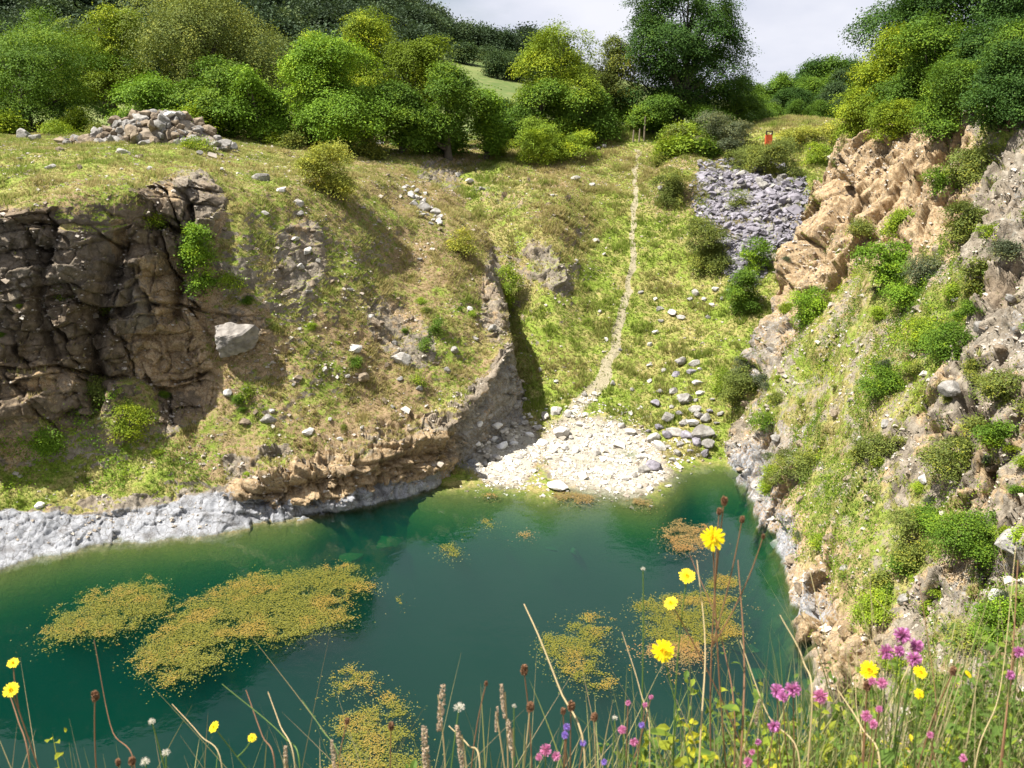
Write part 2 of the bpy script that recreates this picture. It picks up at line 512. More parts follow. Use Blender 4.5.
    def maskf(P, N, rr, cc, u, v, rk):
        nz = N[..., 2]
        n = fbm(P, 0.25, 3, 90)
        g = sst(nz, 0.22, 0.6) * (1 - 0.7 * rk) + 0.05 + 0.12 * n
        g = np.where(rk > 0.4, np.minimum(g, sst(nz, 0.72, 0.95) * 0.75), g)
        ledge = (1 - sst(rr + fbm(P, 0.6, 2, 8) * 0.3, 2.95, 3.2))
        pale = ledge * (1 - sst(P[..., 2] + 0.8 * fbm(P, 0.6, 3, 91), 0.7, 1.2) * sst(cc, 4.4, 5.2)) * (1 - 0.45 * sst(cc, 8.2, 9.5)) * sst(P[..., 2], -0.25, 0.1) * (0.9 + 0.4 * n)
        pale = np.maximum(pale, 0.5 * sst(cc, 9.0, 10) * (rr < 3.1))
        g = g * (1 - ledge)
        cliff = (1 - sst(cc + n, 4.0, 4.8)) * sst(rr, 4.0, 4.5) * (1 - sst(rr, 7.6, 8.3))
        och = 0.35 + 0.5 * n
        och = och - 0.45 * sst(cc, 9.0, 10.0) * (rr < 3.4) + 0.5 * ledge * sst(cc, 4.4, 5.2) + 0.55 * cliff * sst(fbm(P, 0.25, 3, 92), -0.05, 0.25) + 0.5 * ell(u, v, 185, 320, 35, 75) + 0.4 * ell(u, v, 30, 410, 60, 50)
        dark = cliff * (0.66 - 0.4 * ell(u, v, 180, 315, 55, 70) + 0.5 * fbm(P, 0.35, 3, 93)) + 0.15 * n  # weathered dark rock, plus recess shade put into the cliff colour
        soil = 0.42 + 0.3 * n + 0.10 * sst(cc, 5, 8)
        soil = soil - 0.4 * ell(u, v, 60, 480, 110, 50) - 0.2 * ell(u, v, 100, 150, 200, 25)
        soil += 0.25 * ell(u, v, 190, 450, 60, 40)
        uw = 1 - sst(P[..., 2], -0.6, 0.05)
        return dict(grass=np.clip(g * (1 - uw), 0, 1), pale=np.clip(pale, 0, 1), ochre=np.clip(och, 0, 1),
                    dark=np.clip(dark, 0, 1), soil=np.clip(soil, 0, 1))
    finish_patch('A', 'quarry_slope', P, rr, cc, rockf, maskf, dispf, 'broad grassy quarry shoulder with a dark rock cliff left of the pond')


# ------------------------------------------------------------------ B: the gully with the beach and path
def build_B():
    us = [400, 450, 500, 550, 600, 650, 700, 745, 790, 840, 900]
    shore = [(400, 468), (450, 480), (500, 481), (550, 489), (600, 487), (648, 491), (690, 464), (735, 462), (780, 470), (835, 480), (890, 490)]
    vs = [442, 405, 350, 300, 250, 200, 166, 148, 134]
    Ys = [66, 71, 78, 85, 92, 101, 112, 125, 165]
    dY = np.array([
        # 442 405 350 300 250 200 166 148 134
        [2, 4, 5, 6, 6, 5, 4, 0, 0],
        [1, 3, 4, 3, -2, -4, -4, -2, 0],
        [0, 1.5, 1.5, 0, -4.5, -6, -5, -3, 0],
        [0, 0, -1.0, -3, -5.5, -6, -4, -2, 0],
        [0, 0, 0, 0, 0, 0, -1, -2, 0],
        [0, 0, 0, 0, 0, 0, 0, -2, 0],
        [-1.5, -2, -1.5, -1, -1, -1.5, -2, -4, 0],
        [-2, -3, -3, -3, -4, -4, -4, -5, 0],
        [-2, -3, -3, -4, -5, -6, -5, -6, 0],
        [-2, -3, -3, -4, -5, -6, -5, -6, 0],
        [-2, -3, -3, -4, -5, -6, -5, -6, 0]], float)
    cols = []
    for i, uu in enumerate(us):
        p0 = pz0(*shore[i])
        far_v = [150, 150, 150, 146, 138, 134, 140, 137, 133, 130, 130][i]
        vv = list(vs)
        vv[7] = far_v; vv[8] = min(133, far_v - 5)
        if uu < 600: vv[6] = 170
        pts = [p0] + [PY(uu, vv[j], Ys[j] + dY[i][j]) for j in range(9)]
        cols.append(under(p0, (0, -1), -0.55, -7.5, 3.5, 5.0) + pts)
    G = np.array(cols).transpose(1, 0, 2)
    P, rr, cc = loft(G, [12, 26, 34, 38, 48, 46, 44, 46, 44, 36, 14], [14, 30, 42, 44, 46, 46, 42, 42, 36, 14])

    def rockf(P, N, rr, cc, u, v):
        r = 0.75 * ell(u, v, 548, 268, 16, 38, -35) + 0.6 * ell(u, v, 510, 185, 60, 22, 10)
        r = np.maximum(r, 0.9 * ell(u, v, 470, 420, 45, 60, 30))
        r = np.maximum(r, 0.8 * ell(u, v, 755, 215, 60, 60, 0))
        return np.clip(r, 0, 1)

    def dispf(P, N, rk, rr, cc, u, v):
        f1, e1, c1, t1 = worley(P * 0.55, 140, 0.7)
        f2, e2, c2, t2 = worley(P * 1.6, 150, 0.8)
        d = rk * (t1 * 0.7 + t2 * 0.3)
        soft = fbm(P, 0.1, 2, 170) * 0.5 + fbm(P, 0.45, 4, 171) * 0.4 + fbm(P, 2.4, 3, 172) * 0.1
        low = sst(rr, 2.0, 4.0)
        soft = soft * (0.22 + 0.78 * low) * np.where(rr > 9.3, 0.6, 1)
        # spoil banks on both sides of the path near the top, small bumps on the beach
        bank = 1.1 * ell(u, v, 690, 180, 30, 20) + 1.2 * ell(u, v, 800, 136, 55, 12) * (rr > 7)
        return N * (d + soft + bank)[..., None]

    pathpts = np.array([(572, 414), (585, 398), (602, 380), (612, 355), (620, 325), (627, 295), (632, 262), (634, 235), (635, 205), (636, 165), (637, 150)], float)

    def pathd(u, v):
        best = np.full(u.shape, 1e9)
        for a, b in zip(pathpts[:-1], pathpts[1:]):
            d = b - a
            t = np.clip(((u - a[0]) * d[0] + (v - a[1]) * d[1]) / (d @ d), 0, 1)
            best = np.minimum(best, np.hypot(u - a[0] - t * d[0], v - a[1] - t * d[1]))
        return best

    def maskf(P, N, rr, cc, u, v, rk):
        nz = N[..., 2]
        n = fbm(P, 0.22, 3, 190)
        g = sst(nz, 0.35, 0.7) * (1 - 0.8 * rk) + 0.2 * n + 0.1
        pd = pathd(u + 5 * fbm(P, 0.5, 2, 7), v)
        wpx = np.interp(v, [150, 260, 330, 414], [2.0, 3.0, 4.5, 8])
        path = 1 - sst(pd, wpx * 0.5, wpx * 1.5)
        bn = 14 * fbm(P, 0.5, 4, 195)
        beach = ell(u + bn, v + bn * 0.6, 600, 458, 70, 40, 12, 0.6) * (rr < 4.6)
        beach = np.maximum(beach, ell(u, v, 505, 450, 35, 40, 0, 0.4))
        g = g * (1 - beach * 1.1)
        path = np.maximum(path, beach * 0.75)
        pale = beach * 0.5 + 0.4 * rk + 0.3 * ell(u, v, 480, 420, 40, 60, 30)
        och = 0.35 + 0.35 * n + 0.2 * ell(u, v, 500, 200, 90, 50)
        soil = 0.18 + 0.35 * n
        soil += 0.35 * ell(u, v, 700, 190, 60, 50) + 0.22 * ell(u, v, 540, 220, 60, 60) + 0.2 * ell(u, v, 590, 170, 60, 20)
        soil -= 0.25 * ell(u, v, 640, 340, 90, 110)
        uw = 1 - sst(P[..., 2], -0.5, 0.02)
        return dict(grass=np.clip(g * (1 - uw), 0, 1), pale=np.clip(pale, 0, 1), ochre=np.clip(och, 0, 1),
                    soil=np.clip(soil, 0, 1), path=np.clip(path * (1 - 0.6 * uw), 0, 1), dark=np.zeros_like(g))
    finish_patch('B', 'gully_ground', P, rr, cc, rockf, maskf, dispf, 'grassy gully with a gravel path running up to the far rim')


# ------------------------------------------------------------------ C: the right hand wall
def build_C():
    zs = [-7.5, -2.0, 0.0, 3.0, 7.0, 11.0, 15.0, 19.0, 23.0]
    st = [
        # Y(z=0), xs, list of x at z 3,7,11,15,19,23(top)   Y drift with z, top z
        (6, 10.5, 0.0), (18, 12.5, 0.0), (28, 13.6, 0.0), (36, 14.2, 0.0), (43, 14.9, 0.2), (50, 15.9, 0.35), (57, 16.3, 0.6), (62, 15.6, 0.8)]
    cols = []
    prof = [0, 1.6, 3.7, 6.0, 8.6, 11.3, 14.0]   # x offset at z = 0,3,7,...
    for (Y, xs, k) in st:
        f = {6: 0.8, 18: 0.85, 28: 0.95, 36: 1.0, 43: 1.0, 50: 1.0, 57: 1.02, 62: 1.04}[Y]
        c = [np.array([xs - 4.5, Y - 0.5, -7.5]), np.array([xs - 1.2, Y - 0.2, -2.0])]
        for j, z in enumerate(zs[2:]):
            zz = z * (1.10 if Y < 52 else 1.02 if Y < 58 else 0.96)
            c.append(np.array([xs + prof[j] * f, Y + k * z * 0.9, zz]))
        t = c[-1]
        c.append(t + np.array([3.5, 0.5, 1.2]))
        c.append(t + np.array([12, 1.0, 3.0]))
        c.append(t + np.array([45, 1.0, 5.5]))
        cols.append(c)
    # corner, silhouette against the gully
    ck = [PZ(722, 455, 0.2), PY(727, 425, 65.5), PY(743, 365, 67.5), PY(766, 305, 70.5), PY(785, 250, 75.0), PY(812, 200, 79), PY(848, 150, 82.5)]
    c = [ck[0] + np.array([-1, -2, -7.5]), ck[0] + np.array([-0.4, -0.7, -2])] + ck
    t = c[-1]
    c += [t + np.array([3, 1, 0.8]), t + np.array([11, 2, 2.0]), t + np.array([45, 2, 5.0])]
    cols.append(c)
    cols.append([p + np.array([3.0, 3.5, -1.0]) for p in c])
    cols.append([p + np.array([13.0, 6.0, -4.0]) for p in c])
    G = np.array(cols).transpose(1, 0, 2)
    P, rr, cc = loft(G, [6, 10, 30, 44, 46, 48, 48, 48, 34, 24, 14], [14, 44, 64, 70, 74, 80, 90, 150, 26, 4])
    P = P[:, :, :]

    def rockf(P, N, rr, cc, u, v):
        Q = np.stack([P[..., 1] * 0.22, (P[..., 2] + P[..., 0]) * 0.06, P[..., 0] * 0], -1)
        n = fbm(Q, 1.0, 4, 205)
        n2 = fbm(P, 0.3, 3, 206)
        r = 0.42 + 1.0 * n + 0.6 * n2
        r += 0.8 * ell(u, v, 905, 185, 55, 65, 20) + 0.6 * ell(u, v, 825, 245, 30, 40)
        r += 0.7 * ell(u, v, 1000, 250, 40, 90) + 0.7 * ell(u, v, 975, 420, 45, 60) + 0.5 * ell(u, v, 1010, 530, 40, 50)
        r -= 0.7 * ell(u, v, 870, 340, 65, 80, 0) + 0.45 * ell(u, v, 900, 520, 60, 50) + 0.3 * ell(u, v, 800, 420, 30, 50)
        r += 0.6 * (1 - sst(rr, 2.3, 3.2)) + 0.4 * ell(u, v, 790, 290, 30, 40)
        r += 0.4 * sst(cc, 7.0, 8.0) * (rr < 8)
        r -= 1.0 * sst(rr, 8.6, 9.2)
        return sst(r, 0.2, 0.75)

    def dispf(P, N, rk, rr, cc, u, v):
        sU = P[..., 2] * 0.84 + P[..., 0] * 0.54     # up the slope
        wy = fbm(P, 0.12, 3, 231) * 2.2 + fbm(P, 0.6, 3, 232) * 0.4
        ws = fbm(P, 0.3, 3, 233) * 1.5
        ya = P[..., 1] - 0.22 * sU + wy
        b1, e1 = bricks(ya, sU + ws, 3.1, 8.0, 240)
        b2, e2 = bricks(ya + 0.3, sU + ws, 1.15, 3.2, 250)
        b3, e3 = bricks(ya + 0.3 * sU, sU + ws, 0.5, 1.1, 260)
        _, we, _, wt = worley(P * 0.75, 262, 1.5)
        d = (0.3 + 0.7 * rk) * b1 * 1.35 + rk * (b2 * 0.65 + b3 * 0.22 + wt * 0.38)
        d -= rk * (1 - sst(e1, 0.0, 0.2)) * 0.45 + rk * (1 - sst(e2, 0, 0.1)) * 0.22
        d += rk * fbm(P, 1.2, 4, 236) * 0.25
        och_ = sst(cc, 6.0, 7.0) * sst(P[..., 2], 8.0, 12.0)
        d -= och_ * rk * (b2 * 0.42 + b3 * 0.1 + wt * 0.28)
        _, be, _, bt = worley(P * 0.33 + 0.25 * fbm(P, 0.4, 2, 237)[..., None], 268, 1.3)
        d += och_ * (bt * 1.3 - (1 - sst(be, 0, 0.08)) * 0.35)
        # dark crevice right
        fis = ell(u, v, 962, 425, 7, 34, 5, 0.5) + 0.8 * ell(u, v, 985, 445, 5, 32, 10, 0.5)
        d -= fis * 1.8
        d += 0.9 * ell(u, v, 1012, 530, 16, 26, 0, 0.3)
        soft = fbm(P, 0.14, 3, 270) * 0.9 + fbm(P, 0.55, 4, 271) * 0.45 + fbm(P, 2.4, 3, 272) * 0.12
        k = sst(rr, 0.5, 2.5) * (1 - 0.6 * sst(cc, 8.0, 8.6))
        DN = unit3(N * 0.35 + np.array([-0.72, -0.25, 0.55]))
        return (DN * d[..., None] + N * soft[..., None]) * (0.3 + 0.7 * k)[..., None]

    def maskf(P, N, rr, cc, u, v, rk):
        nz = N[..., 2]
        n = fbm(P, 0.25, 3, 290)
        n2 = fbm(P, 0.8, 3, 291)
        g = 1.07 - 0.66 * rk + 0.5 * (nz - 0.5) + 0.25 * n2
        g = g - 0.35 * ell(u, v, 905, 190, 60, 70, 20)
        g = g * sst(P[..., 2], -0.1, 1.4)
        pale = 0.2 + 0.3 * n + 0.15 * ell(u, v, 1000, 260, 50, 110) + 0.2 * ell(u, v, 960, 580, 80, 60) + 0.25 * ell(u, v, 780, 380, 40, 80)
        pale += 0.35 * (1 - sst(rr, 2.2, 2.9)) * (v < 620)
        och = 0.4 + 0.5 * n2 + 0.6 * ell(u, v, 900, 190, 75, 80, 20) + 0.45 * ell(u, v, 800, 260, 45, 70) + 0.5 * ell(u, v, 830, 590, 40, 110, -25)
        och -= 0.4 * ell(u, v, 1000, 260, 40, 100)
        soil = 0.34 + 0.4 * n
        dark = 0.1 + 0.6 * ell(u, v, 968, 425, 12, 36)  # crevice shade put into the rock colour over its carved depth
        uw = 1 - sst(P[..., 2], -0.5, 0.02)
        return dict(grass=np.clip(g * (1 - uw), 0, 1), pale=np.clip(pale, 0, 1), ochre=np.clip(och, 0, 1),
                    soil=np.clip(soil, 0, 1), dark=np.clip(dark, 0, 1))
    finish_patch('C', 'quarry_wall_slope', P, rr, cc, rockf, maskf, dispf, 'steep ribbed rock and scrub slope right of the pond')


# ------------------------------------------------------------------ D: the bank under the camera
def build_D():
    cols = []
    for x in (-9, -4, -2, -1, 0, 1, 2, 4, 8, 13):
        ey = 1.25 + 0.10 * x if abs(x) < 3 else (1.0 if x < 0 else 1.6)
        zt = 23.75 + 0.05 * max(-2, min(3, x))
        if x > 3: zt += 0.1 * (x - 3)
        c = [(x, -14, zt + 0.6), (x, -4, zt + 0.2), (x, 0, zt), (x, ey, zt - 0.05), (x, ey + 0.5, zt - 0.9), (x, ey + 2.2, zt - 5.5),
             (x, ey + 6, zt - 15), (x, ey + 10, -1.0), (x, ey + 14, -7)]
        cols.append([np.array(p, float) for p in c])
    G = np.array(cols).transpose(1, 0, 2)
    P, rr, cc = loft(G, [8, 14, 20, 16, 18, 20, 16, 8], [10, 14, 20, 20, 20, 20, 14, 14, 14])

    def rockf(P, N, rr, cc, u, v): return sst(rr, 4.5, 5.5) * 0.7

    def dispf(P, N, rk, rr, cc, u, v):
        return N * (fbm(P, 1.2, 4, 370) * 0.06 + rk * fbm(P, 0.4, 4, 371) * 0.8 * sst(rr, 4.5, 5.5))[..., None]

    def maskf(P, N, rr, cc, u, v, rk):
        g = 0.9 - 0.6 * rk
        return dict(grass=g, soil=np.full(g.shape, 0.35), ochre=np.full(g.shape, 0.3), pale=np.zeros(g.shape), dark=np.zeros(g.shape))
    finish_patch('D', 'near_bank', P, rr, cc, rockf, maskf, dispf, 'steep near bank of rough grass below the wildflowers')


# ------------------------------------------------------------------ E: land beyond the quarry and the wooded hill
E_rows = [(118, 17.5), (150, 20.2), (210, 21.0), (300, 0), (400, 0), (520, 0), (800, 0), (1500, 0), (4500, 0)]
E_u = [-2600, -900, -300, 0, 200, 350, 430, 480, 530, 580, 650, 760, 900, 1300, 2600, 4200]
#  elevation of hill (pixel row of the ground) at each depth row
E_v = {
    300: [60, 60, 62, 66, 78, 92, 100, 103, 108, 110, 110, 109, 108, 106, 106, 106],
    400: [-40, -35, -28, -12, 10, 48, 66, 74, 84, 92, 104, 107, 106, 104, 104, 104],
    520: [-170, -150, -120, -90, -50, 6, 40, 56, 60, 66, 88, 104, 104, 103, 103, 103],
    800: [-150, -130, -110, -80, -50, 0, 36, 58, 70, 80, 97, 103, 103, 102.5, 102.5, 102.5],
    1500: [-20, -20, 0, 20, 40, 60, 84, 92, 96, 98, 101, 102.2, 102.2, 102, 102, 102],
    4500: [101.5] * 16}


def build_E():
    G = []
    for Y, z in E_rows:
        row = []
        for i, u in enumerate(E_u):
            if Y <= 210:
                x = (u - 512) / F_PX * (Y * cp + 1.0)
                row.append(np.array([x, Y, z]))
            else:
                row.append(PY(u, E_v[Y][i], Y))
        G.append(row)
    G = np.array(G)
    P, rr, cc = loft(G, [8, 12, 22, 26, 28, 22, 10, 6], [4, 8, 14, 18, 18, 14, 12, 12, 12, 12, 14, 12, 10, 6, 4])

    def rockf(P, N, rr, cc, u, v): return np.zeros(rr.shape)

    def dispf(P, N, rk, rr, cc, u, v):
        D = np.zeros(P.shape); D[..., 2] = fbm(P, 0.02, 3, 470) * 1.2 * sst(rr, 2.0, 3.5)
        return D

    def maskf(P, N, rr, cc, u, v, rk):
        o = np.ones(rr.shape)
        return dict(grass=o, soil=o * 0.0, ochre=o * 0.3, pale=o * 0, dark=o * 0)
    finish_patch('E', 'hill', P, rr, cc, rockf, maskf, dispf, 'green fields and wooded hill beyond the quarry')


build_A(); build_B(); build_C(); build_D(); build_E()
# far hill gets its own field colours
def field_mat():
    T = NT('hill_fields')
    P = T.n('TexCoord').outputs['Object']
    a = T.noise(0.02, 4, P); b = T.noise(0.3, 5, P)
    c = T.mix(T.ss(a, 0.35, 0.65), (0.085, 0.125, 0.035), (0.16, 0.19, 0.06))
    c = T.mix(T.math('MULTIPLY', T.ss(b, 0.4, 0.7), 0.5), c, (0.20, 0.19, 0.08))
    return T.done(T.n('BsdfPrincipled', ins={'Base Color': c, 'Roughness': 0.95, 'Specular IOR Level': 0.1}).outputs[0])


PATCH['E']['obj'].data.materials[0] = field_mat()

# lookup of the real surface
BVH = {}
dg = bpy.context.evaluated_depsgraph_get()
for k in PATCH:
    BVH[k] = BVHTree.FromObject(PATCH[k]['obj'], dg)


def hit(u, v, keys='ABCDE'):
    d = Vector(ray(u, v)).normalized()
    best = None
    for k in keys:
        p, n, i, t = BVH[k].ray_cast(Vector(CAM), d)
        if p is not None and (best is None or t < best[2]):
            best = (p, n, t)
    return best


def ground(x, y, keys='ABCDE', z=200.0):
    best = None
    for k in keys:
        p, n, i, t = BVH[k].ray_cast(Vector((x, y, z)), Vector((0, 0, -1)))
        if p is not None and (best is None or p.z > best[0].z):
            best = (p, n)
    return best


# ------------------------------------------------------------------ water
def water():
    T = NT('pond_water')
    P = T.n('TexCoord').outputs['Object']
    nz = T.noise(1.4, 3, P); nz2 = T.noise(0.25, 2, P)
    h = T.math('ADD', T.math('MULTIPLY', nz, 0.5), T.math('MULTIPLY', nz2, 1.0))
    bp = T.n('Bump', ins={'Strength': 0.2, 'Distance': 0.10, 'Height': h})
    fr = T.n('Fresnel', ins={'IOR': 1.33, 'Normal': bp.outputs[0]})
    gl = T.n('BsdfGlossy', ins={'Roughness': 0.04, 'Color': (1, 1, 1, 1), 'Normal': bp.outputs[0]})
    tr = T.n('BsdfTransparent', ins={'Color': (1, 1, 1, 1)})
    mx = T.n('MixShader', ins={0: fr.outputs[0], 1: tr.outputs[0], 2: gl.outputs[0]})
    ab = T.n('VolumeAbsorption', ins={'Color': (0.08, 0.66, 0.48, 1), 'Density': 0.6})
    sc = T.n('VolumeScatter', ins={'Color': (0.05, 0.40, 0.40, 1), 'Density': 0.062, 'Anisotropy': 0.0})
    ad = T.n('AddShader', ins={0: ab.outputs[0], 1: sc.outputs[0]})
    T.set(T.out.inputs['Volume'], ad.outputs[0])
    m = T.done(mx.outputs[0])
    x0, x1, y0, y1, zb = -75.0, 45.0, 5.0, 90.0, -6.9
    V = [(x0, y0, 0), (x1, y0, 0), (x1, y1, 0), (x0, y1, 0), (x0, y0, zb), (x1, y0, zb), (x1, y1, zb), (x0, y1, zb)]
    Fq = [(0, 1, 2, 3), (7, 6, 5, 4), (0, 4, 5, 1), (1, 5, 6, 2), (2, 6, 7, 3), (3, 7, 4, 0)]
    me = mesh_from('water', V, Fq, m)
    o = link('water', me); o['kind'] = 'structure'; o['label'] = 'still green teal water of the quarry pond'
    # pond bed under everything
    nb = 40
    X, Y = np.meshgrid(np.linspace(-78, 48, nb), np.linspace(3, 92, nb), indexing='ij')
    Z = -6.6 + 0.3 * fbm(np.stack([X, Y, X * 0], -1), 0.2, 3, 500)
    me = mesh_from('pond_bed', np.stack([X, Y, Z], -1).reshape(-1, 3), grid_faces(nb, nb)[:, ::-1], simple_mat('bed_silt', (0.06, 0.075, 0.02), 0.95), True)
    o = link('pond_bed', me); o['kind'] = 'structure'; o['label'] = 'silty bed of the pond'


water()
# ------------------------------------------------------------------ vegetation helpers
def rot_frames(Nv, rg):
    """random tangent frames for unit normals"""
    a = rg.normal(size=Nv.shape)
    t = np.cross(Nv, a); t /= np.linalg.norm(t, axis=1, keepdims=True) + 1e-9
    b = np.cross(Nv, t)
    return t, b


def leaf_quads(C, Nv, size, rg, aspect=0.6, fold=0.15):
    """rhombic leaves, a slight fold along the middle; returns V, F (quads)"""
    t, b = rot_frames(Nv, rg)
    s = size[:, None]
    v0 = C - t * s * 0.5
    v1 = C + b * s * 0.5 * aspect + Nv * s * fold
    v2 = C + t * s * 0.5
    v3 = C - b * s * 0.5 * aspect + Nv * s * fold
    V = np.stack([v0, v1, v2, v3], 1).reshape(-1, 3)
    Fq = np.arange(len(C) * 4).reshape(-1, 4)
    return V, Fq


def unit(a):
    return a / (np.linalg.norm(a, axis=-1, keepdims=True) + 1e-9)


def crown_mesh(name, mat, rg, lobes, n_leaf, leaf, gap=0.35, droop=0.0, aspect=0.6, layered=0.0, seed=0):
    """lobes: list of (centre xyz, radii xyz). Leaves sit in small sprays near the lobe surfaces."""
    lobes_c = np.array([l[0] for l in lobes], float); lobes_r = np.array([l[1] for l in lobes], float)
    area = (lobes_r[:, 0] * lobes_r[:, 1] * lobes_r[:, 2]) ** (2 / 3)
    leaf = leaf * 0.86; aspect = aspect * 1.25; gap = gap * 0.8 + 0.14; n_leaf = n_leaf * 3.8
    k = 34
    n_sp = int(n_leaf / k)
    li = rg.choice(len(lobes), n_sp * 3, p=area / area.sum())
    d = unit(rg.normal(size=(n_sp * 3, 3)))
    low = d[:, 2] < -0.3
    keep = ~(low & (rg.random(len(d)) < 0.7))
    d, li = d[keep], li[keep]
    rad = 0.55 + 0.5 * rg.random(len(d)) ** 0.7
    bump = 1 + 0.75 * fbm(d * 1.0 + li[:, None] * 3.7, 1.8, 3, seed + 21)
    C = lobes_c[li] + d * lobes_r[li] * (rad * bump)[:, None]
    q = np.full(len(C), 9.0)
    for c, r in zip(lobes_c, lobes_r):
        q = np.minimum(q, np.linalg.norm((C - c) / r, axis=1))
    sc = float(np.mean(lobes_r))
    nz = fbm(C, 1.3 / sc, 3, seed + 3)
    keep = (q > 0.5) & (nz > -0.45 + gap)
    C, d, li = C[keep][:n_sp], d[keep][:n_sp], li[keep][:n_sp]
    cl = vnoise(C, 2.2 / sc, seed + 9) * 0.35 + 0.35 * h3(li, li * 0, li * 0, seed) + 0.3 * rg.random(len(C))
    CC = np.repeat(C, k, 0); DD = np.repeat(d, k, 0); KL = np.repeat(cl, k)
    spr = leaf * 2.7
    # each spray is a flattened fan that points outwards and up
    fan = unit(d * 0.6 + np.array([0, 0, 0.75]) + 0.25 * rg.normal(size=d.shape))
    off = rg.normal(size=CC.shape) * spr
    FN = np.repeat(fan, k, 0)
    off -= FN * (off * FN).sum(1, keepdims=True) * (0.72 + 0.2 * layered)
    CC = CC + off
    CC[:, 2] -= droop * np.abs(rg.normal(size=len(CC))) * leaf * 3
    DD = FN
    Nv = unit(DD * 1.0 + rg.normal(size=CC.shape) * 0.27)
    size = leaf * (0.65 + 0.7 * rg.random(len(CC)))
    V, Fq = leaf_quads(CC, Nv, size, rg, aspect)
    n = len(CC)
    return mesh_from(name, V, Fq, mat, False, {'rnd': ('FACE', rg.random(n)), 'clump': ('FACE', np.clip(KL + 0.08 * rg.normal(size=n), 0, 1))})


def tube(pts, rads, sides=6, cap=True):
    pts = np.asarray(pts, float); n = len(pts)
    T = unit(np.gradient(pts, axis=0))
    ref = np.array([0, 0, 1.0]) if abs(T[0][2]) < 0.9 else np.array([1.0, 0, 0])
    V = []
    a = unit(np.cross(T[0], ref))
    for i in range(n):
        a = unit(a - T[i] * (a @ T[i])); b = np.cross(T[i], a)
        for k in range(sides):
            th = 2 * math.pi * k / sides
            V.append(pts[i] + (a * math.cos(th) + b * math.sin(th)) * rads[i])
    Fq = []
    for i in range(n - 1):
        for k in range(sides):
            Fq.append((i * sides + k, i * sides + (k + 1) % sides, (i + 1) * sides + (k + 1) % sides, (i + 1) * sides + k))
    return np.array(V), np.array(Fq)


def merge(parts):
    Vs, Fs, o = [], [], 0
    for V, Fq in parts:
        Vs.append(V); Fs.append(Fq + o); o += len(V)
    return np.concatenate(Vs), np.concatenate(Fs)


def trunk_mesh(name, mat, base_r, targets, rg, fork=0.3, sides=7):
    """one mesh: tapering bole from the origin and a limb to each target"""
    top = np.mean(targets, axis=0); H = max(t[2] for t in targets)
    parts = []
    zs = np.linspace(0, 1, 8)
    wob = np.cumsum(rg.normal(size=(8, 2)) * 0.02 * H, axis=0)
    bole = np.stack([top[0] * zs * 0.8 + wob[:, 0] * zs, top[1] * zs * 0.8 + wob[:, 1] * zs, zs * H * 0.92 - 0.3], 1)
    rr = base_r * (1 - 0.85 * zs) * np.where(zs < 0.1, 1.35, 1)
    parts.append(tube(bole, rr, sides))
    for t in targets:
        s = rg.uniform(fork, 0.75)
        s = min(s, max(0.08, t[2] / H - 0.12))
        p0 = np.array([np.interp(s, zs, bole[:, j]) for j in range(3)])
        mid = (p0 + t) / 2 + np.array([0, 0, -0.06 * H]) + rg.normal(size=3) * 0.03 * H
        q = np.linspace(0, 1, 6)[:, None]
        c = (1 - q) ** 2 * p0 + 2 * q * (1 - q) * mid + q * q * t
        r0 = np.interp(s, zs, rr) * 0.6
        parts.append(tube(c, r0 * (1 - 0.8 * q[:, 0]), 5))
    V, Fq = merge(parts)
    return mesh_from(name, V, Fq, mat, True)


BARK = simple_mat('bark', (0.10, 0.085, 0.065), 0.9, 0.4, 3.0)
TWIG = simple_mat('twig_bark', (0.12, 0.085, 0.05), 0.85, 0.3, 8.0)

M_LEAF = dict(
    dark=foliage_mat('leaves_dark_green', (0.045, 0.10, 0.018)),
    mid=foliage_mat('leaves_mid_green', (0.088, 0.165, 0.018)),
    bright=foliage_mat('leaves_bright_green', (0.135, 0.245, 0.022)),
    lime=foliage_mat('leaves_lime_green', (0.19, 0.28, 0.025)),
    yellow=foliage_mat('leaves_yellow_green', (0.165, 0.235, 0.018)),
    olive=foliage_mat('leaves_olive_green', (0.14, 0.18, 0.04)),
    grey=foliage_mat('leaves_grey_green', (0.095, 0.12, 0.065)),
    blue=foliage_mat('leaves_far_cloud_shaded', (0.055, 0.09, 0.04), transl=0.15),  # dark bluish tone holds the hill's cloud shadow in the leaf colour
    blue2=foliage_mat('leaves_far_lit_green', (0.055, 0.095, 0.032), transl=0.15),
    gold=foliage_mat('leaves_golden_scrub', (0.27, 0.30, 0.05)),
)


def make_lobes(W, D, H, z0, n, rg, shape='round', lr=0.42):
    out = []
    for i in range(n):
        z = z0 + (H - z0) * (0.12 + 0.8 * (i + rg.random()) / n)
        f = (z - z0) / (H - z0)
        if shape == 'round':
            env = math.sqrt(max(0.05, 1 - (2 * f - 0.9) ** 2 * 0.85))
        elif shape == 'cone':
            env = 1.05 - 0.85 * f
        elif shape == 'tall':
            env = 0.95 - 0.55 * abs(f - 0.4) ** 1.2 * 1.6
        else:
            env = 0.75 + 0.25 * (1 - f)
        th = rg.uniform(0, 2 * math.pi)
        rad = math.sqrt(rg.random()) * (1 - lr * 0.8) * env
        r = lr * (0.5 + 0.9 * rg.random()) * (0.65 + 0.35 * env)
        out.append((np.array([math.cos(th) * rad * W / 2, math.sin(th) * rad * D / 2, z]),
                    np.array([r * W / 2, r * D / 2, r * min(W, H) / 2 * 0.75])))
    return out


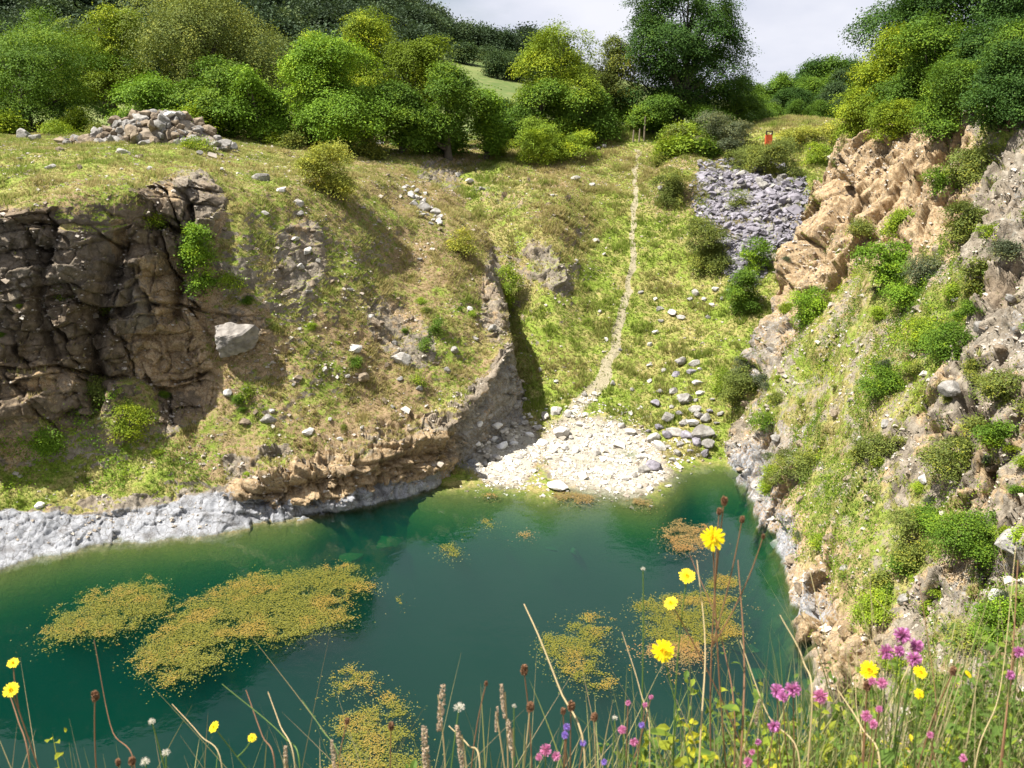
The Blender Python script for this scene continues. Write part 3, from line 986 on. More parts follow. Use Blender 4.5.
def tree(u, vb, vt, wpx, Y, mat, label, seed, cat='tree', name='broadleaf_tree', shape='round', nl=9000, leaf=0.26, lobes=16,
         gap=0.3, group=None, z0f=0.12, layered=0.0, droop=0.0, zbase=None, lr=0.4, keys='ABCE', trunkr=None):
    rg = np.random.default_rng(seed)
    p = PY(u, vb, Y)
    g = ground(p[0], p[1], keys)
    zb = g[0].z if g is not None else p[2]
    if zbase is not None: zb = zbase
    t = (Y * cp - (zb - 25) * sp_)
    Wd = wpx * 1.16 * t / F_PX
    ztop = PY(u, vt, Y)[2]
    H = max(0.6, ztop - zb)
    L = make_lobes(Wd, Wd * 0.95, H, H * z0f, lobes, rg, shape, lr)
    root = thing(name, label, cat, (p[0], Y, zb), group=group)
    crown = crown_mesh('crown', M_LEAF[mat], rg, L, nl, leaf, gap, droop=droop, layered=layered, seed=seed)
    link('crown', crown, root)
    tg = [l[0] for l in L]
    tm = trunk_mesh('trunk', BARK, trunkr or max(0.05, 0.028 * H + 0.02 * Wd), tg, rg)
    link('trunk', tm, root)
    return root


def shrub(u, v, wpx, hpx, mat, label, seed, name='shrub', leaf=0.12, nl=2200, gap=0.25, group=None, lobes=9, keys='ABC', shape='round', stems=7, cat='shrub'):
    rg = np.random.default_rng(seed)
    h = hit(u, v, keys) or hit(u, v, 'ABC') or hit(u, v + 12, 'ABCE')
    if h is None or h[0].y > 140: print('SHRUB MISS', label, h)
    p, n, _ = h
    P0 = np.array(p)
    t = (P0[1] * cp - (P0[2] - 25) * sp_)
    Wd = wpx * t / F_PX; H = hpx * t / F_PX
    if keys == 'C': Wd *= 1.25; H *= 0.8; gap += 0.12; lobes += 3
    L = make_lobes(Wd * 1.1, Wd, H * 1.05, -0.1 * H, int(lobes * 1.7), rg, shape, 0.34)
    root = thing(name, label, cat, tuple(P0 - np.array([0, 0, 0.05])), group=group)
    link('foliage', crown_mesh('foliage', M_LEAF[mat], rg, L, nl, leaf, gap, seed=seed), root)
    parts = []
    for l in L[:stems]:
        q = np.linspace(0, 1, 5)[:, None]
        b = np.array([rg.normal() * 0.06 * Wd, rg.normal() * 0.06 * Wd, -0.1])
        mid = (b + l[0]) / 2 + rg.normal(size=3) * 0.05 * H
        c = (1 - q) ** 2 * b + 2 * q * (1 - q) * mid + q * q * l[0]
        parts.append(tube(c, 0.028 * H * 0.4 * (1.1 - q[:, 0]) + 0.006, 5))
    V, Fq = merge(parts)
    link('stem', mesh_from('stem', V, Fq, TWIG, True), root)
    return root


# ------------------------------------------------------------------ loose stone litter
def litter(key, name, label, dens, seed, dens_fn, size, mat):
    rg = np.random.default_rng(seed)
    Q, Nn, i, j = scatter(key, dens, dens_fn, rg)
    n = len(Q)
    base = unit(np.array([[1, 0, -.3], [-.5, .87, -.3], [-.5, -.87, -.3], [0.25, 0.1, 0.9], [0.7, 0.6, 0.4], [-0.7, 0.3, 0.5], [0.1, -0.9, 0.45]]))
    Fb = np.array([[3, 4, 5], [3, 5, 6], [3, 6, 4], [4, 0, 1], [4, 1, 5], [5, 1, 2], [5, 2, 6], [6, 2, 0], [6, 0, 4]])
    s = size * np.exp(rg.normal(size=(n, 1, 1)) * 0.5)
    V = base[None] * (0.7 + 0.6 * rg.random((n, 7, 1))) * s * np.array([1, 1, 0.65])
    a = rg.uniform(0, 6.28, n); ca, sa_ = np.cos(a)[:, None], np.sin(a)[:, None]
    X, Y = V[..., 0] * ca - V[..., 1] * sa_, V[..., 0] * sa_ + V[..., 1] * ca
    V = np.stack([X, Y, V[..., 2]], -1) + Q[:, None] + np.array([0, 0, 0.01])
    Fq = (Fb[None] + (np.arange(n) * 7)[:, None, None]).reshape(-1, 3)
    me = mesh_from(name, V.reshape(-1, 3), Fq, mat, False, {'rnd': ('FACE', np.repeat(rg.random(n), 9)), 'clump': ('FACE', np.repeat(rg.random(n), 9))})
    return tag(link(name, me), label, 'loose stones', kind='stuff')


def litter_mat(nm='stone_litter', ca=(0.18, 0.14, 0.10), cb=(0.46, 0.42, 0.36)):
    T = NT(nm)
    c = T.mix(T.attr('rnd'), ca, cb)
    return T.done(T.n('BsdfPrincipled', ins={'Base Color': c, 'Roughness': 0.92, 'Specular IOR Level': 0.15}).outputs[0])


# ------------------------------------------------------------------ grass
def grass_mat(name, green=(0.14, 0.21, 0.025), green2=(0.25, 0.33, 0.05), straw=(0.48, 0.40, 0.17)):
    T = NT(name)
    r = T.attr('rnd'); k = T.attr('clump')
    g = T.mix(r, green, green2)
    s = T.mix(r, tuple(c * 0.6 for c in straw), straw)
    c = T.mix(k, g, s)
    a = T.n('BsdfPrincipled', ins={'Base Color': c, 'Roughness': 0.7, 'Specular IOR Level': 0.15})
    tr = T.n('BsdfTranslucent', ins={'Color': c})
    mx = T.n('MixShader', ins={0: 0.4, 1: a.outputs[0], 2: tr.outputs[0]})
    return T.done(mx.outputs[0])


MG = grass_mat('quarry_grass')


def scatter(key, dens, dens_fn, rg, vis=(-120, 1150, 95, 830)):
    """random points on a patch: dens per m2 times dens_fn (array on grid)"""
    pt = PATCH[key]; P = pt['P']
    e1 = P[1:, :-1] - P[:-1, :-1]; e2 = P[:-1, 1:] - P[:-1, :-1]
    ar = np.linalg.norm(np.cross(e1, e2), axis=2)
    u, v = pt['u'][:-1, :-1], pt['v'][:-1, :-1]
    w = dens_fn(pt)[:-1, :-1] * ar * (u > vis[0]) * (u < vis[1]) * (v > vis[2]) * (v < vis[3])
    w = np.clip(w, 0, None)
    tot = w.sum() * dens
    n = rg.poisson(tot)
    idx = rg.choice(w.size, n, p=(w / w.sum()).ravel())
    i, j = np.unravel_index(idx, w.shape)
    a, b = rg.random((n, 1)), rg.random((n, 1))
    Q = P[i, j] * (1 - a) * (1 - b) + P[i + 1, j] * a * (1 - b) + P[i, j + 1] * (1 - a) * b + P[i + 1, j + 1] * a * b
    return Q, pt['N'][i, j], i, j


def tufts(Q, Nn, rg, h=0.28, w=0.035, blades=5, spread=0.10, lean=0.5):
    n = len(Q)
    B = np.repeat(Q, blades, 0)
    m = len(B)
    hh = h * (0.5 + rg.random((m, 1)) * 0.9) * np.repeat(0.6 + 1.3 * sst(vnoise(Q, 0.9, 640), 0.5, 0.8), blades)[:, None]
    ang = rg.uniform(0, 2 * math.pi, m)
    d = np.stack([np.cos(ang), np.sin(ang), np.zeros(m)], 1)
    side = np.stack([-np.sin(ang), np.cos(ang), np.zeros(m)], 1)
    base = B + d * spread * rg.random((m, 1)) - np.array([0, 0, 0.03])
    up = unit(np.repeat(Nn, blades, 0) * 0.45 + np.array([0, 0, 0.55]))
    tip = base + up * hh + d * hh * lean * rg.random((m, 1))
    ww = w * (0.6 + 0.8 * rg.random((m, 1)))
    V = np.stack([base - side * ww, base + side * ww, tip], 1).reshape(-1, 3)
    return V, np.arange(m * 3).reshape(-1, 3)


def grass_obj(key, name, label, dens, seed, dry_fn, h=0.28, w=0.035, blades=5, lean=0.5, dens_fn=None, mat=None):
    rg = np.random.default_rng(seed)
    fn = dens_fn or (lambda p: sst(p['m']['grass'], 0.25, 0.75) * (1 - 0.8 * p['m']['path']) * (p['P'][..., 2] > 0.12))
    Q, Nn, i, j = scatter(key, dens, fn, rg)
    pt = PATCH[key]
    dry = dry_fn(pt, Q, i, j)
    V, Fq = tufts(Q, Nn, rg, h, w, blades, lean=lean)
    k = np.repeat(np.clip(dry + 0.22 * rg.normal(size=len(Q)), 0, 1), blades)
    me = mesh_from(name, V, Fq, mat or MG, False, {'rnd': ('FACE', rg.random(len(Fq))), 'clump': ('FACE', k)})
    o = link(name, me)
    tag(o, label, 'grass', kind='stuff')
    return o


def herb_obj(key, name, label, dens, seed, mat, dens_fn, leaf=0.09, k=10, spread=0.16, cat='ground cover', hgt=0.14):
    rg = np.random.default_rng(seed)
    Q, Nn, i, j = scatter(key, dens, dens_fn, rg)
    n = len(Q)
    sc = np.repeat(0.5 + rg.random(n) * 1.1, k)[:, None]
    C = np.repeat(Q, k, 0) + rg.normal(size=(n * k, 3)) * spread * sc * np.array([1, 1, 0.6])
    C[:, 2] += np.abs(rg.normal(size=n * k)) * hgt * sc[:, 0]
    Nv = unit(np.repeat(Nn, k, 0) * 0.6 + rg.normal(size=C.shape) * 0.5 + np.array([0, 0, 0.5]))
    V, Fq = leaf_quads(C, Nv, leaf * (0.6 + 0.8 * rg.random(len(C))), rg, 0.6)
    cl = np.repeat(np.clip(vnoise(Q, 0.5, seed) * 0.7 + 0.3 * rg.random(n), 0, 1), k)
    me = mesh_from(name, V, Fq, mat, False, {'rnd': ('FACE', rg.random(len(Fq))), 'clump': ('FACE', cl)})
    o = link(name, me)
    tag(o, label, cat, kind='stuff')
    return o


def dryA(pt, Q, i, j):
    u, v = pt['u'][i, j], pt['v'][i, j]
    d = 0.78 + 0.9 * fbm(Q, 0.3, 3, 600)
    d -= 0.55 * ell(u, v, 70, 490, 120, 60) + 0.25 * ell(u, v, 60, 155, 160, 25)
    return np.clip(d, 0, 1)


def dryB(pt, Q, i, j):
    u, v = pt['u'][i, j], pt['v'][i, j]
    d = 0.38 + 0.9 * fbm(Q, 0.25, 3, 601)
    d += 0.35 * ell(u, v, 540, 220, 60, 60) + 0.3 * ell(u, v, 600, 165, 70, 25) + 0.35 * ell(u, v, 810, 135, 60, 20) - 0.2 * ell(u, v, 640, 350, 80, 100)
    return np.clip(d, 0, 1)


def dryC(pt, Q, i, j):
    return np.clip(0.62 + 0.9 * fbm(Q, 0.35, 3, 602), 0, 1)


def dryE(pt, Q, i, j):
    return np.clip(0.3 + 0.9 * fbm(Q, 0.05, 3, 603), 0, 1)


grass_obj('A', 'dry_grass', 'short dry grass and moss over the left quarry shoulder', 30, 701, dryA, h=0.17, w=0.03, lean=0.9)
grass_obj('B', 'meadow_grass', 'fresh green grass covering the gully either side of the path', 30, 702, dryB, h=0.24, w=0.035, lean=0.8)
grass_obj('C', 'scrub_grass', 'wispy green and straw coloured grass on the right hand slope', 30, 703, dryC, h=0.30, w=0.032, lean=0.8)
cov = lambda lo, hi, sc, sd: (lambda p: sst(p['m']['grass'], 0.2, 0.6) * sst(vnoise(p['P'], sc, sd), lo, hi) * (p['P'][..., 2] > 0.2) * (1 - p['m']['path']))
herb_obj('A', 'herb_cover', 'low leafy herbs and moss among the grass on the left shoulder', 3.5, 711, M_LEAF['olive'], cov(0.5, 0.7, 0.5, 810), leaf=0.08, hgt=0.06)
herb_obj('A', 'lush_herb_cover', 'lush green nettles and herbs at the foot of the dark cliff', 14, 712, M_LEAF['bright'],
         lambda p: (ell(p['u'], p['v'], 70, 470, 130, 42) + 0.6 * ell(p['u'], p['v'], 105, 420, 40, 40)) * sst(vnoise(p['P'], 0.6, 811), 0.35, 0.6) * (p['P'][..., 2] > 0.8) * sst(p['rr'], 3.1, 3.4), leaf=0.11)
herb_obj('B', 'gully_herb_cover', 'low leafy herbs scattered through the gully grass', 3.0, 713, M_LEAF['lime'], cov(0.5, 0.7, 0.4, 812), leaf=0.09)
herb_obj('C', 'slope_herb_cover', 'leafy green herbs clinging to the right hand slope', 15.0, 714, M_LEAF['mid'], cov(0.42, 0.62, 0.35, 813), leaf=0.10)
herb_obj('C', 'bright_herb_cover', 'bright green herbs in patches on the right hand slope', 10.0, 715, M_LEAF['lime'], cov(0.5, 0.68, 0.5, 814), leaf=0.10)

ML = litter_mat()
ML2 = litter_mat('scree_stone', (0.10, 0.092, 0.105), (0.27, 0.255, 0.285))
ML3 = litter_mat('shingle_stone', (0.28, 0.25, 0.20), (0.66, 0.63, 0.57))
nzq = lambda p, sc, sd, a, b: sst(vnoise(p['P'], sc, sd) * 0.6 + 0.4 * vnoise(p['P'], sc * 4, sd + 1), a, b)
litter('A', 'slope_litter', 'small stones and grit littering the left shoulder', 5.0, 721, lambda p: (p['P'][..., 2] > 0.2) * (0.12 + nzq(p, 0.4, 851, 0.5, 0.7)), 0.07, ML)
litter('B', 'gully_litter', 'small stones and shingle on the beach, path and gully floor', 9.0, 722, lambda p: (p['P'][..., 2] > -0.3) * (1 - p['m']['path'] * (p['rr'] > 4.4)) * (0.05 + 0.35 * nzq(p, 0.4, 852, 0.5, 0.7) + 0.8 * p['m']['path'] * (p['rr'] < 4.4) + 0.3 * p['m']['soil']), 0.065, ML)
litter('B', 'scree_rubble', 'small broken mauve grey stone filling the scree chute', 46, 724, lambda p: sst(ell(p['u'], p['v'], 752, 205, 54, 44, 12) + 0.8 * ell(p['u'], p['v'], 745, 255, 22, 34, 0), 0.15, 0.5) * (0.4 + 0.6 * vnoise(p['P'], 0.6, 66)), 0.15, ML2)
litter('B', 'beach_shingle', 'broken pale stone over the beach', 30, 725, lambda p: (p['P'][..., 2] > -0.1) * (p['rr'] < 4.2) * p['m']['path'] * nzq(p, 0.8, 854, 0.3, 0.6), 0.10, ML3)
litter('C', 'wall_litter', 'broken stone littering the right hand slope', 7.0, 723, lambda p: (p['P'][..., 2] > 0.1) * (0.15 + nzq(p, 0.4, 853, 0.48, 0.68)), 0.075, ML)
# ------------------------------------------------------------------ rocks
def rock_mat(name, lo, hi, stain=(0.30, 0.24, 0.16)):
    T = NT(name)
    P = T.n('TexCoord').outputs['Object']
    oi = T.n('ObjectInfo').outputs['Random']
    a = T.noise(2.2, 5, P); b = T.noise(9.0, 5, P, 0.65)
    off = T.math('MULTIPLY_ADD', oi, 0.5, -0.25)
    c = T.mix(T.math('ADD', T.ss(a, 0.25, 0.75), off, clamp=True), lo, hi)
    c = T.mix(T.math('MULTIPLY', T.ss(b, 0.52, 0.75), 0.5), c, stain)
    bp = T.n('Bump', ins={'Strength': 0.7, 'Distance': 0.06, 'Height': b})
    return T.done(T.n('BsdfPrincipled', ins={'Base Color': c, 'Roughness': 0.9, 'Specular IOR Level': 0.2, 'Normal': bp.outputs[0]}).outputs[0])


MR = dict(grey=rock_mat('limestone_grey', (0.15, 0.14, 0.125), (0.34, 0.325, 0.30)),
          pale=rock_mat('limestone_pale', (0.30, 0.28, 0.25), (0.52, 0.50, 0.47), (0.45, 0.38, 0.27)),
          white=rock_mat('limestone_white', (0.70, 0.69, 0.68), (0.86, 0.85, 0.84), (0.65, 0.62, 0.56)),
          brown=rock_mat('rock_brown', (0.13, 0.10, 0.07), (0.30, 0.24, 0.17), (0.14, 0.12, 0.08)),
          mauve=rock_mat('limestone_mauve', (0.13, 0.12, 0.138), (0.29, 0.272, 0.305), (0.30, 0.26, 0.24)))


def boulder_mesh(name, seed, mat, planes=13, sub=3, flat=(1, 1, 1), rough=0.03):
    import bmesh
    rg = np.random.default_rng(seed)
    bm = bmesh.new(); bmesh.ops.create_icosphere(bm, subdivisions=sub, radius=1.0)
    D = np.array([v.co[:] for v in bm.verts]); Fq = np.array([[v.index for v in f.verts] for f in bm.faces]); bm.free()
    D = unit(D)
    n = unit(rg.normal(size=(planes, 3))); n = np.concatenate([n, -n[:3] + 0.2 * rg.normal(size=(3, 3))]); n = unit(n)
    h = rg.uniform(0.66, 0.98, len(n))
    dot = D @ n.T
    r = np.min(np.where(dot > 0.05, h / np.maximum(dot, 0.05), 9), axis=1)
    r = np.minimum(r, 1.45)
    r = r * (1 + rough * fbm(D, 2.5, 3, seed) + rough * 0.6 * fbm(D, 6, 2, seed + 1))
    V = D * r[:, None] * np.array(flat)
    return mesh_from(name, V, Fq, mat, False)


RV = {k: [boulder_mesh('stone', 900 + i * 7 + j, m, planes=13 + j % 4, flat=[(1, .8, .6), (1, .7, .75), (1, .9, .5), (1, .75, .65), (.95, .9, .8), (1, .6, .55)][j])
          for j in range(6)] for i, (k, m) in enumerate(MR.items())}


def put_rock(u, v, wpx, kind, label, group=None, name='boulder', keys='ABC', sink=0.25, rz=None, tilt=0.3, p=None, size=None, cat='rock', asp=1.0):
    if label.startswith('large dark angular'): asp = 1.5; kind = 'brown'
    if p is None:
        h = hit(u, v, keys)
        if h is None: return None
        p, n, _ = h
    P0 = np.array(p)
    t = (P0[1] * cp - (P0[2] - 25) * sp_)
    s = size if size else wpx * t / F_PX / 2
    me = random.choice(RV[kind])
    o = link(name, me)
    o.location = P0 + np.array([0, 0, s * (0.55 - sink)])
    o.rotation_euler = (random.uniform(-tilt, tilt), random.uniform(-tilt, tilt), random.uniform(0, 6.28) if rz is None else rz)
    o.scale = (s * random.uniform(0.85, 1.1), s * random.uniform(0.85, 1.1), s * random.uniform(0.8, 1.05) * asp)
    return tag(o, label, cat, group)


# single stones one can point to
for a in [
    (355, 348, 17, 'pale', 'pale angular rock alone on the middle of the grassy shoulder', .25),
    (401, 357, 18, 'pale', 'wedge shaped pale rock right of the lone rock on the grassy shoulder', .25),
    (364, 376, 15, 'brown', 'small brown rock just below the lone rock on the grassy shoulder', .3),
    (376, 321, 17, 'brown', 'upright brownish rock pair left of the gully edge', .3),
    (40, 504, 13, 'white', 'small white rock in the green herbs near the left shore', .2),
    (268, 417, 16, 'grey', 'split grey rock in the lower middle of the shoulder', .3),
    (245, 420, 12, 'brown', 'brown rock just left of the split grey rock', .3),
    (309, 430, 15, 'pale', 'pale rock above the ochre ledge by the shore', .3),
    (228, 391, 13, 'pale', 'flat pale slab in the grass below the big lodged boulder', .35),
    (558, 484, 21, 'white', 'rounded bright white boulder at the water edge of the beach', .15),
    (562, 431, 19, 'pale', 'pointed pale rock on the beach where the path ends', .2),
    (681, 360, 17, 'grey', 'tall grey boulder standing highest above the boulder scatter', .15),
    (660, 187, 8, 'grey', 'small grey stone by the path near the rim', .3),
    (261, 176, 17, 'grey', 'grey rock on the crest of the shoulder below the dark trees', .3),
    (281, 188, 15, 'pale', 'flat pale rock on the crest right of the grey rock', .35),
    (298, 201, 15, 'pale', 'pale flat rock below the golden bush', .35),
    (24, 134, 22, 'grey', 'blue grey boulder on the far left of the plateau', .2),
    (36, 137, 14, 'grey', 'smaller grey boulder touching the far left plateau boulder', .2),
    (122, 150, 13, 'pale', 'flat pale stone on the plateau below the rubble mound', .35),
    (52, 165, 12, 'pale', 'flat pale stone in the plateau grass far left', .35),
    (1013, 537, 40, 'grey', 'big grey block jutting from the slope at the right edge', .3),
    (950, 388, 20, 'grey', 'weathered grey block left of the dark crevice', .3),
    (955, 445, 22, 'brown', 'pale brown block under the dark crevice', .3),
    ]:
    if a[2]:
        put_rock(a[0], a[1] + a[2] * 0.25, a[2], a[3], a[4], sink=a[5], name='boulder')

h_ = hit(240, 345, 'A')
o = link('boulder', boulder_mesh('boulder', 4242, rock_mat('rock_dark', (0.09, 0.08, 0.07), (0.30, 0.275, 0.245), (0.16, 0.12, 0.08)), planes=10, sub=4, flat=(1.25, 0.9, 0.95), rough=0.10)); o.location = h_[0] + Vector((-0.1, -0.7, 0.6)); o.scale = (1.2,) * 3; o.rotation_euler = (0.2, -0.25, 0.4)
tag(o, 'large dark angular boulder lodged in the slope right of the cliff', 'rock')
# the boulder spill right of the beach, largest first, each placed where it lies
spill = [(673, 393, 12), (685, 402, 17), (697, 385, 13), (655, 404, 10), (668, 420, 15), (680, 415, 14), (690, 373, 10), (700, 370, 8), (703, 437, 17), (697, 445, 14),
         (686, 437, 13), (675, 434, 15), (667, 437, 13), (680, 446, 13), (690, 452, 11), (660, 449, 12), (655, 440, 11), (664, 458, 10), (701, 429, 14), (693, 425, 10),
         (706, 421, 10), (699, 417, 11), (710, 412, 9), (716, 424, 9), (709, 447, 10), (695, 402, 9), (672, 408, 9), (648, 432, 9), (642, 459, 11), (655, 469, 15), (644, 472, 12),
         (650, 478, 8), (641, 452, 8), (684, 425, 10), (678, 455, 9), (695, 411, 8), (660, 392, 8), (650, 366, 8), (714, 437, 9), (705, 455, 9), (668, 448, 9), (688, 462, 8), (673, 461, 9), (658, 428, 9),
         (694, 365, 9), (676, 376, 7), (664, 372, 6), (712, 400, 8), (720, 415, 8), (700, 395, 8)]
for i, (u, v, s) in enumerate(spill):
    put_rock(u, v, s * random.choice([0.75, 1.0, 1.15, 1.45]), random.choice(['grey', 'pale', 'grey', 'mauve']), 'grey limestone boulder in the spill right of the beach', 'boulders in the spill beside the beach', sink=0.2)
# pale stones on the beach
bl = [(488, 418, 9), (497, 427, 12), (505, 432, 10), (512, 425, 8), (494, 440, 9), (503, 447, 11), (514, 444, 9), (488, 452, 9), (497, 459, 11), (508, 461, 9), (519, 458, 8), (485, 465, 8), (500, 470, 9), (512, 470, 7),
      (555, 413, 14), (568, 415, 11), (580, 425, 9), (545, 417, 10), (543, 444, 11), (553, 451, 9), (565, 449, 9), (575, 452, 9), (584, 446, 7), (595, 454, 13), (567, 462, 11), (549, 459, 8), (612, 475, 8), (625, 480, 9),
      (634, 476, 9), (604, 484, 7), (617, 463, 6), (530, 436, 8), (538, 429, 9), (526, 424, 8), (630, 433, 12), (622, 427, 9), (590, 436, 7), (606, 440, 6), (571, 438, 6), (640, 487, 8), (650, 489, 7), (629, 462, 6), (535, 462, 6), (560, 471, 6),
      (478, 445, 9), (482, 435, 8), (480, 424, 8), (474, 456, 8)]
for u, v, s in bl:
    put_rock(u, v, s * 1.1, random.choice(['pale', 'white', 'pale']), 'pale limestone stone lying on the beach', 'pale stones on the beach', name='stone', sink=0.3)
# scree chute on the far right of the gully
rg = np.random.default_rng(21)


def in_poly(u, v, poly):
    c = False; j = len(poly) - 1
    for i in range(len(poly)):
        if ((poly[i][1] > v) != (poly[j][1] > v)) and (u < (poly[j][0] - poly[i][0]) * (v - poly[i][1]) / (poly[j][1] - poly[i][1]) + poly[i][0]):
            c = not c
        j = i
    return c


def fill(poly, spacing, sizes, kinds, label, group, name, keys, limit=400, sink=0.2, jitter=0.5, aspv=0.75):
    us_ = [p[0] for p in poly]; vs_ = [p[1] for p in poly]
    pts = []
    v = min(vs_)
    row = 0
    while v < max(vs_):
        u = min(us_) + (row % 2) * spacing * 0.5
        while u < max(us_):
            uu = u + rg.uniform(-1, 1) * spacing * jitter; vv = v + rg.uniform(-1, 1) * spacing * aspv * jitter
            if in_poly(uu, vv, poly): pts.append((uu, vv))
            u += spacing
        v += spacing * aspv; row += 1
    rg.shuffle(pts)
    for (uu, vv) in pts[:limit]:
        put_rock(uu, vv, rg.uniform(*sizes) * rg.choice([0.65, 0.85, 1.0, 1.3], p=[.25, .3, .3, .15]), kinds[int(rg.integers(len(kinds)))], label, group, name=name, keys=keys, sink=sink, tilt=0.6)
    return len(pts)


c1 = fill([(699, 164), (730, 166), (768, 180), (806, 177), (800, 200), (788, 225), (770, 252), (752, 282), (735, 275), (728, 262), (735, 245), (725, 222), (712, 200), (700, 185)],
          6.0, (7.0, 10.5), ['mauve', 'grey', 'mauve'], 'grey mauve limestone block in the scree chute below the far rim', 'limestone blocks in the scree chute', 'scree_block', 'B', limit=290)
c2 = fill([(400, 188), (412, 183), (428, 196), (446, 220), (444, 231), (432, 228), (414, 210)], 6.4, (6, 10.5), ['grey', 'pale'], 'pale grey stone in the rubble line across the crest of the shoulder',
          'stones in the rubble line on the shoulder', 'rubble_stone', 'A', limit=40)
# rubble mound on the plateau: stones piled up round a core
m = PY(152, 137, 88.0); g0 = ground(m[0], m[1], 'A')[0]
mound = []
mv = boulder_mesh('mound_core', 55, MT, planes=20, sub=4, rough=0.15)
o = link('rubble_mound', mv); o.location = (g0.x, g0.y, g0.z - 0.4); o.scale = (7.2, 3.4, 2.9)
tag(o, 'low earthy mound under the stones on the left plateau', 'mound')
bpy.context.view_layer.update()
bm_ = BVHTree.FromObject(o, bpy.context.evaluated_depsgraph_get()); Mw = o.matrix_world; Mi = Mw.inverted()
for i in range(230):
    x = g0.x + rg.uniform(-7.4, 7.4); y = g0.y + rg.uniform(-3.5, 1.0)
    a = Mi @ Vector((x, y, 60)); d = (Mi.to_3x3() @ Vector((0, 0, -1))).normalized()
    p, n, _, _ = bm_.ray_cast(a, d)
    z = (Mw @ p).z if p is not None else -99
    gg = ground(x, y, 'A')[0].z
    put_rock(0, 0, 0, ['grey', 'brown', 'brown', 'grey'][int(rg.integers(4))], 'grey stone piled on the rubble mound of the left plateau', 'stones piled on the rubble mound', name='rubble_stone',
             p=(x, y, max(z, gg)), size=rg.uniform(0.28, 0.72), sink=0.15, tilt=0.7)
tp = put_rock(174, 101, 16, 'white', 'pale topmost slab on the rubble mound', p=(g0.x + 2.0, g0.y - 0.3, (Mw @ bm_.ray_cast(Mi @ Vector((g0.x + 2.0, g0.y - 0.3, 60)), (Mi.to_3x3() @ Vector((0, 0, -1))).normalized())[0]).z), size=0.7, sink=0.1)
# stones strewn over the slopes
sa = [(300, 215, 9), (312, 232, 8), (296, 240, 10), (308, 252, 12), (318, 262, 9), (300, 268, 10), (312, 285, 10), (309, 293, 9), (290, 255, 7), (280, 268, 7), (350, 291, 8), (332, 282, 6), (372, 318, 9), (381, 324, 10),
      (385, 402, 9), (393, 408, 8), (379, 340, 9), (395, 345, 7), (300, 330, 7), (405, 413, 7), (330, 420, 8), (272, 412, 10), (256, 413, 9), (440, 230, 7), (436, 365, 9), (455, 352, 10), (476, 340, 9), (448, 372, 8), (348, 377, 8),
      (370, 300, 7), (398, 300, 6), (420, 260, 7), (265, 214, 7), (245, 390, 7), (325, 370, 7), (286, 360, 5), (420, 390, 8), (340, 440, 8), (362, 428, 7), (294, 385, 5), (270, 250, 6), (225, 230, 7), (410, 430, 8), (470, 310, 9), (486, 300, 8), (492, 330, 10), (400, 380, 8), (388, 366, 8),
      (60, 151, 8), (80, 168, 7), (140, 158, 8), (150, 170, 9), (95, 160, 7), (20, 160, 8), (30, 172, 7), (200, 155, 7), (222, 170, 7), (380, 146, 12), (372, 149, 9), (385, 152, 7)]
for u, v, s in sa:
    put_rock(u, v, s, random.choice(['pale', 'brown', 'grey', 'brown']), 'small weathered stone strewn on the left shoulder', 'stones strewn over the left shoulder', name='stone', sink=0.3)
sb = [(604, 255, 6), (660, 310, 9), (672, 314, 11), (681, 318, 8), (661, 322, 7), (655, 333, 8), (650, 345, 7), (640, 293, 6), (695, 294, 11), (704, 300, 8), (712, 306, 8), (690, 300, 7), (715, 290, 9), (655, 300, 6), (600, 312, 6), (606, 340, 5),
      (576, 262, 7), (540, 370, 6), (556, 382, 6), (525, 400, 8), (516, 408, 9), (632, 390, 6), (641, 408, 6), (598, 150, 8), (604, 147, 7), (572, 149, 9), (650, 382, 7), (730, 292, 9), (722, 300, 8), (708, 318, 7), (620, 350, 5), (585, 395, 7), (613, 385, 8), (552, 196, 6), (575, 180, 12), (592, 186, 8), (470, 182, 10), (458, 176, 9), (482, 190, 8), (705, 228, 8), (712, 240, 8), (700, 215, 7), (720, 180, 9)]
for u, v, s in sb:
    put_rock(u, v, s, random.choice(['pale', 'grey', 'pale']), 'pale stone lying in the gully grass', 'stones lying in the gully grass', name='stone', sink=0.3)
sc_ = [(745, 405, 12), (775, 440, 10), (790, 462, 16), (800, 445, 12), (835, 415, 14), (860, 440, 12), (885, 425, 12), (900, 320, 12), (885, 335, 10), (835, 345, 9), (770, 520, 12), (775, 545, 14), (790, 560, 12), (800, 590, 14), (812, 610, 12),
       (825, 630, 15), (818, 655, 15), (760, 500, 9), (752, 485, 9), (740, 470, 9), (730, 455, 9), (925, 480, 16), (850, 480, 12), (870, 500, 12), (930, 560, 20), (905, 600, 22), (990, 470, 22), (1000, 600, 26), (960, 640, 24), (880, 640, 18), (770, 350, 10), (780, 372, 10),
       (800, 500, 12), (830, 540, 14), (845, 570, 12), (1000, 350, 18), (980, 330, 14), (1010, 300, 18), (935, 250, 12), (955, 300, 12)]
for u, v, s in sc_:
    put_rock(u, v, s, random.choice(['grey', 'brown', 'pale', 'brown']), 'weathered rock lodged in the right hand slope', 'rocks lodged in the right hand slope', name='boulder', keys='C', sink=0.4, tilt=0.7)
